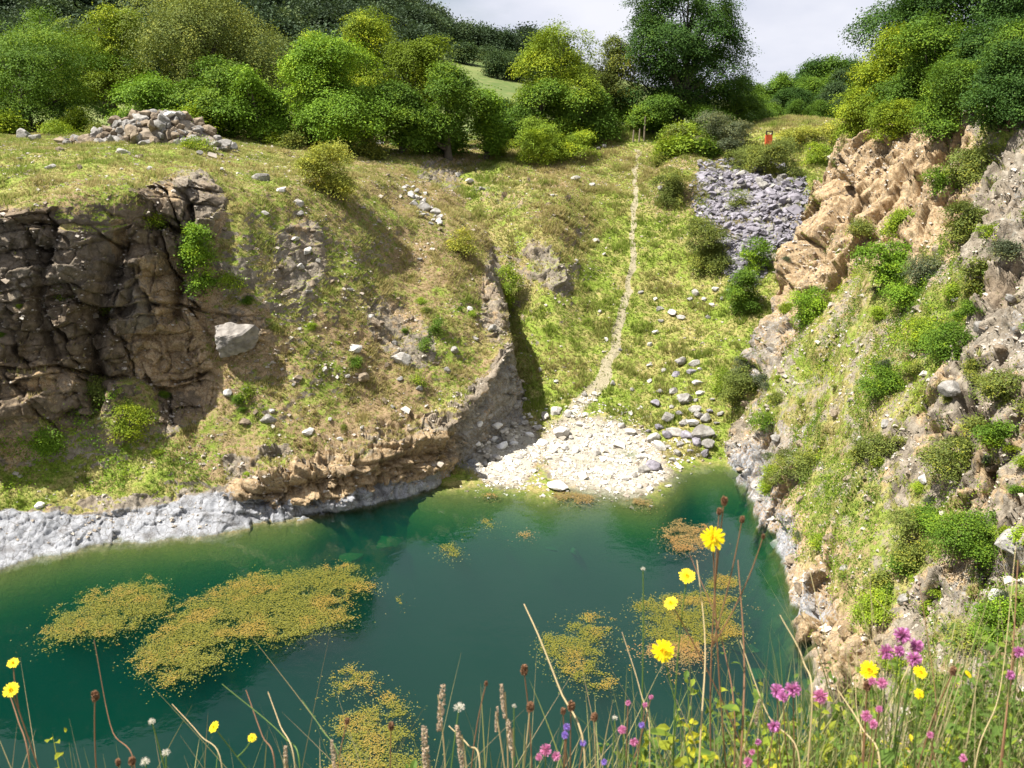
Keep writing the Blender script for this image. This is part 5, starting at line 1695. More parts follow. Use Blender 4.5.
weed([(546, 493), (580, 491), (598, 497), (590, 503), (556, 501)], 'orange brown weed strip just off the white boulder', 73, ragged=0.2, mat=MW2)
weed([(625, 497), (655, 499), (652, 507), (634, 506)], 'brown weed strip off the right tip of the beach', 74, ragged=0.2, mat=MW2)
weed([(395, 598), (402, 594), (400, 604)], 'tiny weed scrap right of the largest mat', 75, ragged=0.15)
weed([(752, 608), (762, 604), (760, 612)], 'tiny weed scrap near the right bank', 76, ragged=0.1, mat=MW2)

RVW = []
for q_ in range(3):
    m_ = RV['brown'][q_].copy(); m_.materials.clear(); m_.materials.append(simple_mat('algae_coated_rock', (0.07, 0.08, 0.018), 0.9)); RVW.append(m_)
# drowned boulders showing green through the shallows
for i, (u, v, w_) in enumerate([(388, 533, 26), (430, 514, 26), (480, 508, 20), (618, 514, 26), (640, 520, 20), (555, 540, 16), (575, 545, 14), (745, 640, 24), (760, 665, 20), (720, 525, 16), (350, 548, 24)]):
    p = PZ(u, v, -1.4)
    s = w_ * p[1] / F_PX / 1.9
    me = random.choice(RVW); o = link('sunken_boulder', me)
    o.location = (p[0], p[1], -1.7 - 0.5 * s); o.scale = (s * 1.2, s, s * 0.8); o.rotation_euler = (0, 0, random.uniform(0, 6))
    tag(o, 'blurred greenish boulder lying under the pond surface', 'rock', 'sunken boulders under the pond surface')
# ------------------------------------------------------------------ foreground wildflowers on the near bank
def PT(u, v, t):
    return CAM + ray(u, v) * t


def mk(name, col, **k): return simple_mat(name, col, **k)


F_GREEN = mk('stem_green', (0.10, 0.17, 0.035), rough=0.6, var=0.3, scale=20, transl=0.1)
F_BROWN = mk('stem_red_brown', (0.17, 0.09, 0.045), rough=0.7, var=0.35, scale=20)
F_STRAW = mk('straw', (0.46, 0.36, 0.19), rough=0.75, var=0.25, scale=25, transl=0.15)
F_YEL = mk('petal_yellow', (0.90, 0.70, 0.005), rough=0.6, var=0.08, scale=40, transl=0.3)
F_YEL2 = mk('petal_yellow_centre', (0.80, 0.50, 0.005), rough=0.7, var=0.15, scale=60)
F_PUR = foliage_mat('petal_purple', (0.44, 0.16, 0.36), var=(0.6, 1.5), transl=0.3, hue=(1.1, 1.2, 1.2))
F_PINK = foliage_mat('petal_pink', (0.55, 0.19, 0.38), var=(0.6, 1.4), transl=0.3, hue=(1.1, 1.5, 1.2))
F_VIO = foliage_mat('petal_violet', (0.28, 0.18, 0.55), var=(0.6, 1.4), transl=0.3, hue=(1.1, 1.2, 1.2))
F_WHT = mk('seed_fluff_white', (0.72, 0.68, 0.58), rough=0.9, var=0.15, scale=40, transl=0.3)
F_SEED = mk('seed_head_brown', (0.20, 0.105, 0.055), rough=0.9, var=0.4, scale=120)
F_CAL = mk('calyx_dark', (0.05, 0.055, 0.02), rough=0.8, var=0.4, scale=100)
F_LEAF = foliage_mat('herb_leaf_green', (0.12, 0.20, 0.04), var=(0.6, 1.4), transl=0.45)
F_LEAFY = foliage_mat('herb_leaf_yellow', (0.32, 0.36, 0.04), var=(0.6, 1.4), transl=0.5)


def bez(p0, p1, p2, n=10):
    q = np.linspace(0, 1, n)[:, None]
    return (1 - q) ** 2 * p0 + 2 * q * (1 - q) * p1 + q * q * p2


def frame(nrm):
    nrm = unit(np.asarray(nrm, float))
    a = np.array([1.0, 0, 0]) if abs(nrm[0]) < 0.8 else np.array([0, 1.0, 0])
    t = unit(np.cross(nrm, a)); b = np.cross(nrm, t)
    return t, b, nrm


def petals_mesh(nrm, R_, rg, n_out=21, n_in=15):
    """straps in two tiers round a disc, each a folded 3-segment ribbon"""
    t, b, n = frame(nrm)
    V, Fq = [], []
    for tier, (cnt, rad, up, w) in enumerate([(n_out, 1.0, 0.05, 0.10), (n_in, 0.66, 0.10, 0.09), (9, 0.36, 0.13, 0.08)]):
        for i in range(cnt):
            th = 2 * math.pi * i / cnt + rg.normal() * 0.06 + tier
            d = t * math.cos(th) + b * math.sin(th); s = np.cross(n, d)
            L = R_ * rad * rg.uniform(0.88, 1.05); ww = R_ * w * rg.uniform(0.8, 1.1); lift = R_ * (up + rg.normal() * 0.05)
            prof = [(0.05, 0.0, 0.5), (0.5, 0.7, 1.0), (0.88, 0.95, 1.0), (1.0, 0.8, 0.55)]
            o = len(V)
            for (f, z, wf) in prof:
                c = d * L * f + n * lift * z
                V += [c - s * ww * wf, c + s * ww * wf]
            for k in range(3):
                Fq.append((o + 2 * k, o + 2 * k + 1, o + 2 * k + 3, o + 2 * k + 2))
    return np.array(V), np.array(Fq)


def cup(nrm, r0, r1, L):
    n = unit(np.asarray(nrm, float))
    return tube([-n * L, -n * L * 0.8, -n * L * 0.4, -n * 0.02 * L, n * 0.06 * L], [r0 * 0.4, r1 * 0.75, r1, r1 * 0.85, r1 * 0.2], 9)


def pompom_mesh(nrm, R_, rg, n=150, hemi=-0.15, w=0.10):
    """florets standing out of a round head"""
    D = unit(rg.normal(size=(n * 3, 3))); nn = unit(np.asarray(nrm, float))
    D = D[(D @ nn) > hemi][:n]
    n = len(D)
    t, b = rot_frames(D, rg)
    L = R_ * rg.uniform(0.7, 1.08, (n, 1)); ww = R_ * w
    base = D * R_ * 0.25
    tip = D * L + t * R_ * 0.12 * rg.normal(size=(n, 1))
    V = np.stack([base - b * ww * 0.5, base + b * ww * 0.5, tip + b * ww, tip - b * ww], 1).reshape(-1, 3)
    return V, np.arange(n * 4).reshape(-1, 4)


def seed_mesh(axis, L, r, rg, n=90):
    """bristly ovoid or spike"""
    t, b, a = frame(axis)
    z = rg.random(n) * L
    th = rg.uniform(0, 2 * math.pi, n)
    prof = r * np.sqrt(np.clip(np.sin(np.pi * (0.08 + 0.86 * z / L)), 0.05, 1))
    d = np.cos(th)[:, None] * t + np.sin(th)[:, None] * b
    C = a * z[:, None] + d * prof[:, None] * 0.6
    Nv = unit(d + 0.6 * a + 0.3 * rg.normal(size=(n, 3)))
    return leaf_quads(C + Nv * r * 0.15, unit(np.cross(Nv, rg.normal(size=(n, 3)))), np.full(n, r * 1.1), rg, 0.5)


def part(root, name, VF, mat, smooth=False, off=None, attrs=True):
    V, Fq = VF
    if off is not None: V = V + off
    at = {'rnd': ('FACE', rgf.random(len(Fq))), 'clump': ('FACE', np.clip(0.5 + 0.25 * rgf.normal(size=len(Fq)), 0, 1))} if attrs else None
    return link(name, mesh_from(name, V, Fq, mat, smooth, at), root)


rgf = np.random.default_rng(909)


def gz(x, y):
    g = ground(x, y, 'D', 40)
    return g[0].z if g else 23.7


def leaf_blade(p, d, L, w, rg, droop=0.4):
    """single lanceolate leaf from p along d"""
    d = unit(np.asarray(d, float)); s = unit(np.cross(d, [0, 0, 1.0]) + 1e-6)
    V, Fq = [], []
    for i, (f, wf) in enumerate([(0, 0.15), (0.25, 0.8), (0.55, 1.0), (0.8, 0.6), (1.0, 0.05)]):
        c = p + d * L * f + np.array([0, 0, -droop * L * f * f + 0.25 * L * f])
        V += [c - s * w * wf, c - np.array([0, 0, w * 0.3 * wf]), c + s * w * wf]
    for k in range(4):
        a = k * 3
        Fq += [(a, a + 1, a + 4, a + 3), (a + 1, a + 2, a + 5, a + 4)]
    return np.array(V), np.array(Fq)


def plant(kind, name, label, cat, group, heads, stem_mat, t=1.3, root_uv=None, stem_r=0.0010, leaves=5, leaf_L=0.05, leaf_w=0.008, leaf_mat=None, bend=0.03):
    """heads: list of (u, v, diameter px, t, nrm). First head's stem goes to the ground; the others fork from it."""
    h0 = heads[0]
    P0 = PT(h0[0], h0[1], h0[3])
    if root_uv is not None:
        q = PT(root_uv[0], root_uv[1], h0[3])
        d = q - P0; d = d / abs(d[2] + 1e-6)
        rx = P0[0] + d[0] * (P0[2] - 23.7); ry = P0[1] - 0.05
    else:
        rx = P0[0] + rgf.uniform(-0.05, 0.05); ry = P0[1] - 0.03
    ry = min(ry, 1.2 + 0.1 * rx)
    z0 = gz(rx, ry)
    root = thing(name, label, cat, (rx, ry, z0), group=group)
    O = np.array([rx, ry, z0])
    a = np.zeros(3) - np.array([0, 0, 0.02]); e = P0 - O
    mid = (a + e) / 2 + np.array([rgf.normal() * bend, rgf.normal() * bend * 0.5, 0.02])
    main = bez(a, mid, e, 16)
    stems = [tube(main, np.linspace(stem_r * 1.5, stem_r * 0.8, 16), 6)]
    ends = [(e, h0)]
    for h in heads[1:]:
        E = PT(h[0], h[1], h[3]) - O
        k = int(np.clip(9 + rgf.integers(-2, 3), 4, 14))
        if len(h) > 5: k = h[5]
        f = main[k]
        m2 = (f + E) / 2 + np.array([(E - f)[0] * 0.18, 0, -0.12 * abs((E - f)[0])])
        stems.append(tube(bez(f, m2, E, 9), np.linspace(stem_r, stem_r * 0.7, 9), 5))
        ends.append((E, h))
    part(root, 'stem', merge(stems), stem_mat, True)
    for i in range(leaves):
        k = int(rgf.integers(2, 12)); th = rgf.uniform(0, 6.28)
        part(root, 'leaf', leaf_blade(main[k], (math.cos(th), math.sin(th), 0.5), leaf_L * rgf.uniform(0.6, 1.3), leaf_w * rgf.uniform(0.7, 1.2), rgf), leaf_mat or F_LEAF, True)
    for (E, h) in ends:
        D = h[2] * h[3] / F_PX * (0.74 if kind in ('purple', 'pink', 'seed') else 0.7 if kind == 'spike' else 1.0); nr = h[4]
        if kind == 'yellow':
            hd = part(root, 'flower_head', cup(nr, D * 0.12, D * 0.17, D * 0.42), F_CAL, True, E)
            p_ = petals_mesh(nr, D * 0.5, rgf)
            part(hd, 'petals', p_, F_YEL, False, E)
            part(hd, 'centre', pompom_mesh(nr, D * 0.16, rgf, 60, 0.0, 0.12), F_YEL2, False, E + unit(np.array(nr)) * D * 0.05)
        elif kind in ('purple', 'pink', 'violet'):
            m = {'purple': F_PUR, 'pink': F_PINK, 'violet': F_VIO}[kind]
            hd = part(root, 'flower_head', cup(nr, D * 0.12, D * 0.24, D * 0.42), F_CAL, True, E)
            part(hd, 'petals', pompom_mesh(nr, D * 0.55, rgf, 170, -0.25, 0.075), m, False, E)
        elif kind == 'seed':
            part(root, 'seed_head', seed_mesh((0.05, 0, 1), D * 1.25, D * 0.5, rgf, 140), F_SEED, False, E - np.array([0, 0, D * 0.5]))
        elif kind == 'spike':
            part(root, 'seed_head', seed_mesh((rgf.normal() * 0.1, 0, 1), D * 7, D * 0.45, rgf, 200), F_STRAW if h[5:] == (99,) else F_SPK, False, E - np.array([0, 0, D * 5.5]))
        elif kind == 'fluff':
            part(root, 'seed_head', pompom_mesh((0, 0, 1), D * 0.5, rgf, 120, -0.4, 0.03), F_WHT, False, E)
    return root


F_SPK = mk('dry_spike', (0.38, 0.29, 0.20), rough=0.9, var=0.4, scale=90)
C_ = (0.0, -1.0, 0.55)      # facing the camera and up
GY, GP, GS = 'yellow hawkweed flowers on the near bank', 'purple flowers on the near bank', 'brown seed heads on the near bank'
plant('yellow', 'hawkweed', 'tallest yellow hawkweed, its large flower seen flat on', 'wildflower', GY,
      [(713, 538, 26, 1.15, (0.1, -1, 0.45))], F_BROWN, root_uv=(733, 700), leaves=3)
plant('seed', 'hawkweed_stalk', 'forked brown stalk with closed buds beside the tallest yellow flower', 'wildflower', GY,
      [(724, 502, 9, 1.16, C_), (719, 512, 7, 1.16, C_, 12), (763, 537, 5, 1.17, C_, 11), (742, 520, 7, 1.16, C_, 11)], F_BROWN, root_uv=(738, 700), leaves=3)
plant('yellow', 'hawkweed', 'small yellow hawkweed left of and below the tallest one', 'wildflower', GY, [(687, 576, 17, 1.25, (-0.2, -0.7, 0.9))], F_GREEN, root_uv=(692, 700), leaves=3)
plant('yellow', 'hawkweed', 'small side on yellow hawkweed just above the ragged open one', 'wildflower', GY, [(671, 603, 15, 1.25, (-0.5, -0.5, 0.9))], F_BROWN, root_uv=(700, 690), leaves=3)
plant('yellow', 'hawkweed', 'ragged yellow hawkweed with open petals at mid height', 'wildflower', GY, [(663, 651, 24, 1.15, (0.1, -1, 0.6))], F_GREEN, root_uv=(685, 760), leaves=4)
plant('yellow', 'hawkweed', 'yellow hawkweed just below the purple cluster at the right', 'wildflower', GY, [(869, 670, 19, 1.2, (-0.1, -1, 0.6))], F_GREEN, root_uv=(870, 760), leaves=4)
plant('yellow', 'hawkweed', 'three small yellow flowers right of the purple cluster', 'wildflower', GY, [(920, 672, 15, 1.25, (0.2, -0.6, 1)), (919, 694, 11, 1.24, (0.1, -0.8, 0.8)), (968, 674, 9, 1.3, (0.5, -0.3, 0.8))], F_GREEN, leaves=4)
plant('yellow', 'hawkweed', 'yellow hawkweed pair at the left edge', 'wildflower', GY, [(11, 690, 16, 1.3, (0.0, -0.7, 0.8)), (13, 663, 12, 1.31, (0.1, -0.4, 0.9), 14)], F_BROWN, root_uv=(20, 760), leaves=1)
plant('yellow', 'hawkweed', 'lone yellow bud flower low in the left part of the bank', 'wildflower', GY, [(214, 727, 12, 1.35, (-0.5, -0.5, 0.8)), (252, 738, 9, 1.36, (0.1, -0.5, 0.8), 13)], F_GREEN, root_uv=(240, 768), leaves=3)
# purple
for i, (kd, heads, lb) in enumerate([
    ('purple', [(902, 635, 22, 1.2, C_), (886, 652, 20, 1.19, C_), (899, 651, 15, 1.2, C_), (916, 646, 18, 1.21, C_), (914, 659, 20, 1.18, C_)], 'tall clustered purple knapweed heads above the right hand flowers'),
    ('purple', [(793, 689, 20, 1.2, C_), (777, 691, 18, 1.21, C_), (783, 697, 13, 1.2, C_)], 'purple flower pair over the dark water beside the right bank'),
    ('pink', [(820, 696, 19, 1.2, C_)], 'single pink purple flower head between the purple pair and the yellow one'),
    ('purple', [(774, 726, 16, 1.2, C_), (758, 742, 8, 1.2, C_)], 'small purple head low beneath the purple pair'),
    ('pink', [(882, 683, 14, 1.18, C_), (872, 681, 11, 1.19, C_)], 'pink florets just right of the lower yellow flower'),
    ('pink', [(866, 716, 14, 1.15, C_), (879, 709, 9, 1.16, C_), (873, 724, 12, 1.14, C_)], 'pink clover cluster below the lower yellow flower'),
    ('purple', [(1019, 652, 14, 1.2, C_), (1010, 675, 12, 1.2, C_)], 'purple heads at the right edge'),
    ('pink', [(748, 762, 12, 1.1, C_), (752, 752, 8, 1.1, C_)], 'pink florets at the bottom edge right of centre'),
    ('pink', [(546, 750, 15, 1.2, C_), (556, 756, 12, 1.2, C_), (539, 757, 9, 1.2, C_)], 'pink vetch cluster at the bottom centre'),
    ('violet', [(567, 727, 7, 1.2, C_), (565, 735, 7, 1.2, C_), (583, 743, 6, 1.2, C_)], 'small violet flowers above the pink vetch'),
    ('pink', [(622, 730, 11, 1.2, C_), (634, 742, 11, 1.2, C_)], 'pink flowers left of the ragged yellow flower'),
    ('pink', [(628, 703, 7, 1.25, C_), (645, 705, 7, 1.25, C_), (651, 697, 6, 1.25, C_)], 'tiny pink blooms under the ragged yellow flower'),
    ('violet', [(642, 725, 6, 1.2, C_), (604, 762, 6, 1.2, C_)], 'tiny violet blooms low in the centre of the bank'),
    ('pink', [(963, 758, 10, 1.1, C_), (930, 735, 9, 1.12, C_)], 'faded pink heads in the grass at the lower right')]):
    plant(kd, 'wildflower_plant', lb, 'wildflower', GP, heads, F_BROWN if i % 2 else F_GREEN, leaves=7, leaf_L=0.035, leaf_w=0.007)
for (heads, lb, sm) in [
    ([(524, 671, 10, 1.25, C_)], 'dark reddish seed head on a leaning stem in the centre', F_BROWN),
    ([(530, 708, 10, 1.2, C_)], 'brown seed head right of the dry spikes', F_STRAW),
    ([(571, 707, 10, 1.2, C_), (563, 712, 7, 1.2, C_)], 'brown double seed head beneath the round weed mat', F_BROWN),
    ([(594, 718, 9, 1.2, C_)], 'slim brown seed head under the right of the round weed mat', F_STRAW),
    ([(391, 727, 8, 1.3, C_)], 'small red brown seed head left of the dry spikes', F_BROWN),
    ([(347, 722, 7, 1.3, C_)], 'small dark seed head in front of the lower weed mat', F_BROWN),
    ([(486, 684, 5, 1.3, C_)], 'thin pointed bud on a bare stem in the lower centre', F_BROWN),
    ([(95, 697, 10, 1.3, C_)], 'dark seed head on a bent stem near the left edge', F_BROWN),
    ([(953, 672, 9, 1.25, C_)], 'round brown seed head right of the pale yellow pair', F_BROWN),
    ([(867, 687, 10, 1.2, C_)], 'brown withered head under the lower yellow flower', F_BROWN),
    ([(132, 762, 9, 1.2, C_), (118, 763, 7, 1.2, C_)], 'brown seed heads on the bottom edge at left', F_BROWN),
    ([(1015, 655, 7, 1.3, C_)], 'tall dark dock stalk at the right edge', F_BROWN)]:
    plant('seed', 'seed_head_plant', lb, 'seed head', GS, heads, sm, leaves=2, leaf_L=0.04, leaf_w=0.004)
for (u, v, d, lb) in [(438, 695, 11, 'thick dry brown spike, tallest of the spikes left of centre'), (505, 692, 8, 'slender pale dry spike right of the thick one'), (513, 728, 9, 'short pale spike beside the slender one'), (496, 712, 6, 'thin brown spike touching the slender one'),
                      (462, 735, 10, 'short thick straw spike right of the thick dry one'), (284, 752, 7, 'small straw spike in the left grass'), (333, 746, 7, 'second small straw spike below the weed mat'), (426, 738, 12, 'broad low dry spike beside the thick one'), (757, 705, 6, 'feathery green spike over dark water right of the forked stalk')]:
    plant('spike', 'dry_spike_plant', lb, 'dry spike', 'dry flower spikes on the near bank', [(u, v, d, 1.2, C_)], F_STRAW, leaves=0)
for (u, v, d, lb) in [(459, 708, 12, 'pinkish white fluffy head in the lower centre'), (152, 722, 8, 'white fluffy head in the left grass'), (514, 706, 5, 'tiny white seed ball right of the dry spikes'), (615, 718, 6, 'white seed tuft left of the pink flowers'),
                      (145, 762, 10, 'white flower umbel at the bottom left'), (166, 753, 9, 'white flower umbel right of the bottom left one'), (643, 569, 5, 'tiny pale bud on a leaning stem over the water')]:
    plant('fluff', 'seed_fluff_plant', lb, 'seed head', 'white seed heads on the near bank', [(u, v, d, 1.25, C_)], F_GREEN, leaves=2, leaf_L=0.03, leaf_w=0.003)


# bare dry stalks one can point to
def stalk(pts, t, mat, label, r=0.0012, name='dry_stalk'):
    P = np.array([PT(u, v, t + 0.04 * k) for k, (u, v) in enumerate(pts)])
    low = P[0]
    ry = min(low[1] - 0.02, 1.2 + 0.1 * low[0]); z0 = gz(low[0], ry)
    O = np.array([low[0], ry, z0])
    ctrl = np.concatenate([[O - np.array([0, 0, 0.03])], P])
    x = np.arange(len(ctrl), dtype=float)
    q = pchip(x, ctrl, np.linspace(0, len(ctrl) - 1, 24)) - O
    o = link(name, mesh_from(name, *tube(q, np.linspace(r * 1.0, r * 0.45, 24), 5), mat, True)); o.location = O
    return tag(o, label, 'dry stalk', 'bare stalks on the near bank')


for pts, t, m, lb, r_ in [
    ([(585, 760), (560, 690), (537, 632), (524, 604)], 1.2, F_STRAW, 'long pale stalk leaning left across the round weed mat', 0.0016),
    ([(700, 750), (705, 640), (697, 560)], 1.2, F_STRAW, 'pale stalk leaning behind the tallest yellow flower', 0.0014),
    ([(735, 745), (722, 640), (690, 555)], 1.25, F_BROWN, 'reddish stalk behind the forked brown stalk', 0.0013),
    ([(741, 760), (744, 650), (738, 560)], 1.2, F_BROWN, 'dark upright stalk right of the forked brown stalk', 0.0018),
    ([(650, 745), (640, 690), (622, 632)], 1.25, F_STRAW, 'thin pale stalk left of the ragged yellow flower', 0.0009),
    ([(812, 710), (803, 660), (780, 615)], 1.2, F_STRAW, 'straw stem leaning left over the dark water', 0.0013),
    ([(880, 775), (862, 728), (838, 690)], 1.15, F_STRAW, 'bent straw stem crossing the purple flowers', 0.0014),
    ([(930, 768), (935, 690), (918, 575)], 1.25, F_BROWN, 'tall thin dark stem in front of the right slope', 0.0010),
    ([(1000, 768), (1012, 660), (1018, 560)], 1.2, F_BROWN, 'tall red brown stem at the right edge', 0.0015),
    ([(975, 768), (1000, 690), (1016, 545)], 1.25, F_STRAW, 'pale stem crossing near the right edge', 0.0010),
    ([(30, 768), (18, 720), (8, 690)], 1.3, F_BROWN, 'brown stem in the bottom left corner', 0.0014),
    ([(135, 768), (112, 730), (94, 640)], 1.3, F_BROWN, 'long thin stem leaning over the left weed mat', 0.0010),
    ([(222, 768), (200, 735), (172, 704)], 1.3, F_STRAW, 'pale stem leaning left in the left grass', 0.0010),
    ([(300, 768), (282, 735), (222, 684)], 1.3, F_GREEN, 'green stem arching left below the largest weed mat', 0.0012),
    ([(275, 768), (262, 735), (246, 690)], 1.3, F_BROWN, 'reddish stem under the largest weed mat', 0.0013),
    ([(295, 768), (280, 725), (268, 692)], 1.3, F_STRAW, 'pale stem right of the reddish one', 0.0012),
    ([(340, 768), (322, 730), (302, 700)], 1.3, F_GREEN, 'thin green stem before the lacy weed patch', 0.0008),
    ([(480, 768), (468, 745), (449, 726)], 1.2, F_STRAW, 'whitish stem between the dry spikes', 0.0014),
    ([(800, 768), (768, 715), (740, 640)], 1.2, F_STRAW, 'pale stalk leaning left under the purple pair', 0.0013),
    ([(862, 760), (856, 700), (858, 620)], 1.3, F_STRAW, 'thin straw stem left of the lower yellow flower', 0.0008)]:
    stalk(pts, t, m, lb, r_)


# the grass and leaves of the bank: masses
def ribbon(root, tip, w, rg, sag, K=6):
    n = len(root)
    d = tip - root
    side = unit(np.cross(d, np.array([0, 0, 1.0]) + 0.3 * rg.normal(size=(n, 3))))
    mid = root + d * 0.5 + np.array([0, 0, 1.0]) * (np.linalg.norm(d, axis=1, keepdims=True) * sag)
    V = []
    for k in range(K + 1):
        q = k / K
        c = (1 - q) ** 2 * root + 2 * q * (1 - q) * mid + q * q * tip
        ww = w * (1 - q ** 2.2) + 0.0001
        V += [c - side * ww, c + side * ww]
    V = np.stack(V, 1)
    idx = np.arange(n)[:, None] * (2 * K + 2)
    Fq = np.concatenate([np.stack([idx[:, 0] + 2 * k, idx[:, 0] + 2 * k + 1, idx[:, 0] + 2 * k + 3, idx[:, 0] + 2 * k + 2], 1) for k in range(K)])
    return V.reshape(-1, 3), Fq, np.tile(np.arange(n), K)


def bank_grass(name, label, n, mat, hfun, w, seed, y=(0.75, 1.45), lean=0.25, dry=0.5, xr=(-1.1, 1.3), xp=None, sag=0.12):
    rg = np.random.default_rng(seed)
    x = rg.uniform(xr[0], xr[1], n * 3)
    pr = xp(x) if xp else np.ones(len(x))
    x = x[rg.random(len(x)) < pr][:n]; n = len(x)
    yy = rg.uniform(y[0], y[1], n) + 0.1 * x
    root = np.stack([x, yy, np.array([gz(a, min(b, 1.3 + 0.1 * a)) for a, b in zip(x, yy)])], 1)
    h = hfun(x) * rg.uniform(0.45, 1.1, n)
    tip = root + np.stack([rg.normal(size=n) * lean * h, rg.normal(size=n) * lean * h * 0.8, h], 1)
    V, Fq, bi = ribbon(root, tip, w * rg.uniform(0.6, 1.3, n)[:, None], rg, sag)
    r = rg.random(n); k = np.clip(dry + 0.3 * rg.normal(size=n), 0, 1)
    me = mesh_from(name, V, Fq, mat, True, {'rnd': ('FACE', r[bi]), 'clump': ('FACE', k[bi])})
    return tag(link(name, me), label, 'grass', kind='stuff')


MGF = grass_mat('bank_grass_blades', (0.09, 0.17, 0.03), (0.20, 0.31, 0.06), (0.55, 0.44, 0.24))
hL = lambda x: 0.30 + 0.16 * sst(x, 0.0, 0.8)
bank_grass('bank_grass', 'green and straw grass blades along the near bank', 4200, MGF, lambda x: 0.24 + 0.15 * sst(x, 0.0, 0.6), 0.0013, 951, dry=0.42, xp=lambda x: 0.42 + 0.65 * sst(x, -0.1, 0.4))
bank_grass('dry_bank_grass', 'thin dry straw stems rising from the near bank', 800, MGF, lambda x: 0.36 + 0.14 * sst(x, 0.1, 0.7), 0.0008, 952, dry=0.85, lean=0.35, xp=lambda x: 0.35 + 0.65 * sst(x, 0.2, 0.7), sag=0.05)


def leaf_ovals(C, Nv, size, rg, wd=0.27):
    """pointed oval leaves with a crease: 4 quads each"""
    t, b = rot_frames(Nv, rg); s = size[:, None]
    rows = []
    for f, w in [(-0.5, 0.04), (-0.15, 1.0), (0.2, 0.85), (0.5, 0.03)]:
        c = C + t * s * f - Nv * s * 0.5 * f * f
        rows += [c - b * s * wd * w + Nv * s * 0.10 * w, c, c + b * s * wd * w + Nv * s * 0.10 * w]
    V = np.stack(rows, 1)
    i0 = (np.arange(len(C)) * 12)[:, None]
    # faces grouped per leaf, 4 outer quads (2 middle pairs share the crease)
    fl = np.array([[0, 1, 4, 3], [1, 2, 5, 4], [3, 4, 7, 6], [4, 5, 8, 7], [6, 7, 10, 9], [7, 8, 11, 10]])[[0, 1, 2, 3, 4, 5]]
    return V.reshape(-1, 3), (i0[:, None, :] + fl[None]).reshape(-1, 4)


def bank_leaves(name, label, n, mat, hmax, seed, xp, leaf=0.016, y=(0.9, 1.45), stems=True):
    rg = np.random.default_rng(seed)
    ns = n // 14
    x = rg.uniform(-1.1, 1.3, ns * 4); x = x[rg.random(len(x)) < xp(x)][:ns]; ns = len(x)
    yy = rg.uniform(y[0], y[1], ns) + 0.1 * x
    root = np.stack([x, yy, np.array([gz(a, min(b, 1.3 + 0.1 * a)) for a, b in zip(x, yy)])], 1)
    h = hmax(x) * rg.uniform(0.5, 1.1, ns)
    tip = root + np.stack([rg.normal(size=ns) * 0.2 * h, rg.normal(size=ns) * 0.2 * h, h], 1)
    V0, F0, bi = ribbon(root, tip, np.full((ns, 1), 0.0013), rg, 0.05)
    q = rg.random((ns, 14)) ** 0.7
    C = root[:, None] + (tip - root)[:, None] * q[..., None] + rg.normal(size=(ns, 14, 3)) * 0.009
    C = C.reshape(-1, 3)
    Nv = unit(rg.normal(size=C.shape) * 0.6 + np.array([0, -0.3, 0.9]))
    V1, F1 = leaf_ovals(C, Nv, leaf * (0.5 + rg.random(len(C))), rg)
    V, Fq = merge([(V0, F0), (V1, F1)])
    k = np.concatenate([np.full(len(F0), 0.3), np.repeat(np.clip(0.5 + 0.25 * rg.normal(size=ns), 0, 1), 14 * 6)])
    me = mesh_from(name, V, Fq, mat, False, {'rnd': ('FACE', rg.random(len(Fq))), 'clump': ('FACE', k)})
    return tag(link(name, me), label, 'ground cover', kind='stuff')


bank_leaves('bank_herbs', 'leafy green herbs low along the near bank', 9500, F_LEAF, lambda x: 0.17 + 0.17 * sst(x, 0.0, 0.8), 961, lambda x: 0.05 + 0.95 * sst(x, -0.05, 0.5))
bank_leaves('yellow_bank_herbs', 'yellow green leafy herbs at the right of the near bank', 2200, F_LEAFY, lambda x: 0.30 + 0.0 * x, 962, lambda x: np.exp(-((x - 0.50) / 0.16) ** 2) * 0.95 + 0.01, leaf=0.018)
# ------------------------------------------------------------------ light and sky
SUN_EL, SUN_AZ = R(60), R(-102)     # azimuth from +Y towards +X (negative: left)
sun_dir = Vector((math.sin(SUN_AZ) * math.cos(SUN_EL), math.cos(SUN_AZ) * math.cos(SUN_EL), math.sin(SUN_EL)))
sl = bpy.data.lights.new('sun', 'SUN'); sl.energy = 5.0; sl.angle = R(0.53); sl.color = (1.0, 0.955, 0.88)
so = bpy.data.objects.new('sun', sl); COL.objects.link(so)
so.rotation_euler = sun_dir.to_track_quat('Z', 'Y').to_euler()
so.location = (-60, 20, 90)
w = bpy.data.worlds.new('World'); S.world = w; w.use_nodes = True
nt = w.node_tree; nt.nodes.clear()
wo = nt.nodes.new('ShaderNodeOutputWorld'); bg = nt.nodes.new('ShaderNodeBackground')
sky = nt.nodes.new('ShaderNodeTexSky'); sky.sky_type = 'NISHITA'; sky.sun_disc = False
sky.sun_elevation = SUN_EL; sky.sun_rotation = SUN_AZ
sky.air_density = 1.0; sky.dust_density = 1.0
tcw = nt.nodes.new('ShaderNodeTexCoord'); mp = nt.nodes.new('ShaderNodeMapping')
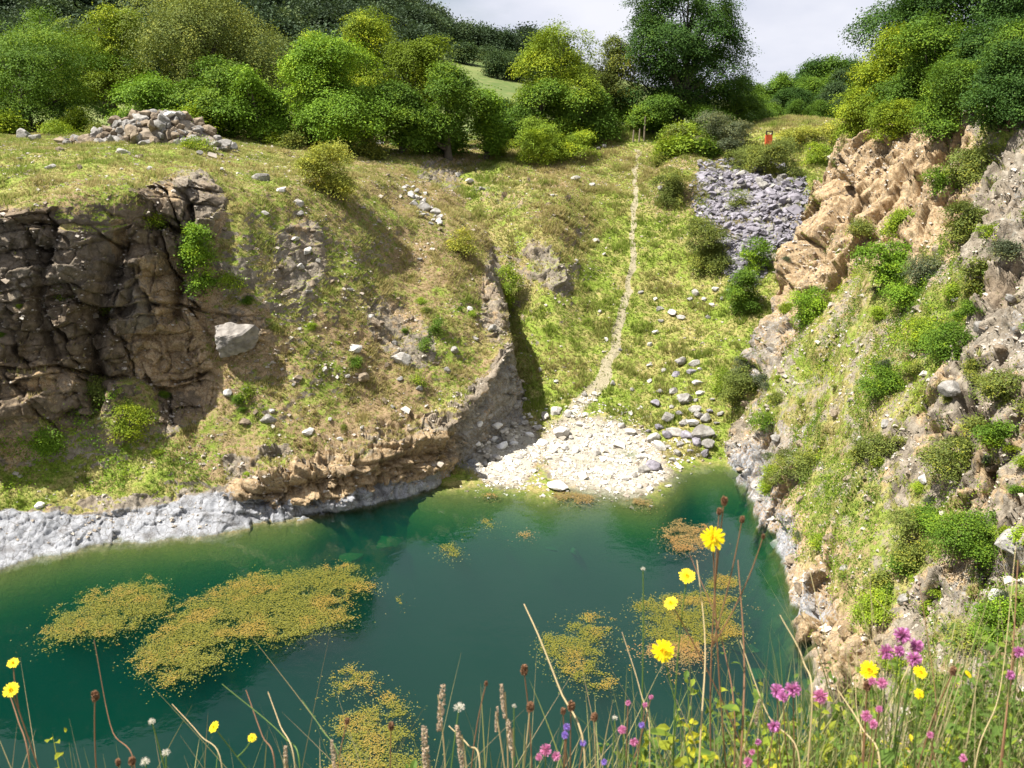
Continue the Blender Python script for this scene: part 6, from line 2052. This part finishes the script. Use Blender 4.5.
mp.inputs['Scale'].default_value = (1, 1, 2.6); mp.inputs['Location'].default_value = (0.35, 0.2, 0.1)
nt.links.new(tcw.outputs['Generated'], mp.inputs[0])
nz = nt.nodes.new('ShaderNodeTexNoise'); nz.inputs['Scale'].default_value = 2.1; nz.inputs['Detail'].default_value = 8; nz.inputs['Roughness'].default_value = 0.52
nt.links.new(mp.outputs[0], nz.inputs['Vector'])
rmp = nt.nodes.new('ShaderNodeMapRange'); rmp.interpolation_type = 'SMOOTHSTEP'
rmp.inputs[1].default_value = 0.34; rmp.inputs[2].default_value = 0.50
nt.links.new(nz.outputs[0], rmp.inputs[0])
nz2 = nt.nodes.new('ShaderNodeTexNoise'); nz2.inputs['Scale'].default_value = 5.0; nz2.inputs['Detail'].default_value = 6
nt.links.new(mp.outputs[0], nz2.inputs['Vector'])
cc_ = nt.nodes.new('ShaderNodeMix'); cc_.data_type = 'RGBA'
cc_.inputs[6].default_value = (6.6, 7.0, 8.3, 1); cc_.inputs[7].default_value = (9.0, 9.1, 9.9, 1)
r2 = nt.nodes.new('ShaderNodeMapRange'); r2.inputs[1].default_value = 0.35; r2.inputs[2].default_value = 0.65
nt.links.new(nz2.outputs[0], r2.inputs[0]); nt.links.new(r2.outputs[0], cc_.inputs[0])
mxw = nt.nodes.new('ShaderNodeMix'); mxw.data_type = 'RGBA'
nt.links.new(rmp.outputs[0], mxw.inputs[0]); nt.links.new(sky.outputs[0], mxw.inputs[6]); nt.links.new(cc_.outputs[2], mxw.inputs[7])
nt.links.new(mxw.outputs[2], bg.inputs[0]); bg.inputs[1].default_value = 0.045
nt.links.new(bg.outputs[0], wo.inputs[0])
S.view_settings.view_transform = 'Standard'; S.view_settings.look = 'None'
S.view_settings.exposure = 1.2; S.view_settings.gamma = 1.0
S.view_settings.use_curve_mapping = False
S.render.engine = 'CYCLES'
cy = S.cycles
cy.max_bounces = 6; cy.diffuse_bounces = 3; cy.glossy_bounces = 2; cy.transmission_bounces = 4; cy.volume_bounces = 1; cy.transparent_max_bounces = 10
cy.use_denoising = True
cy.sample_clamp_indirect = 6
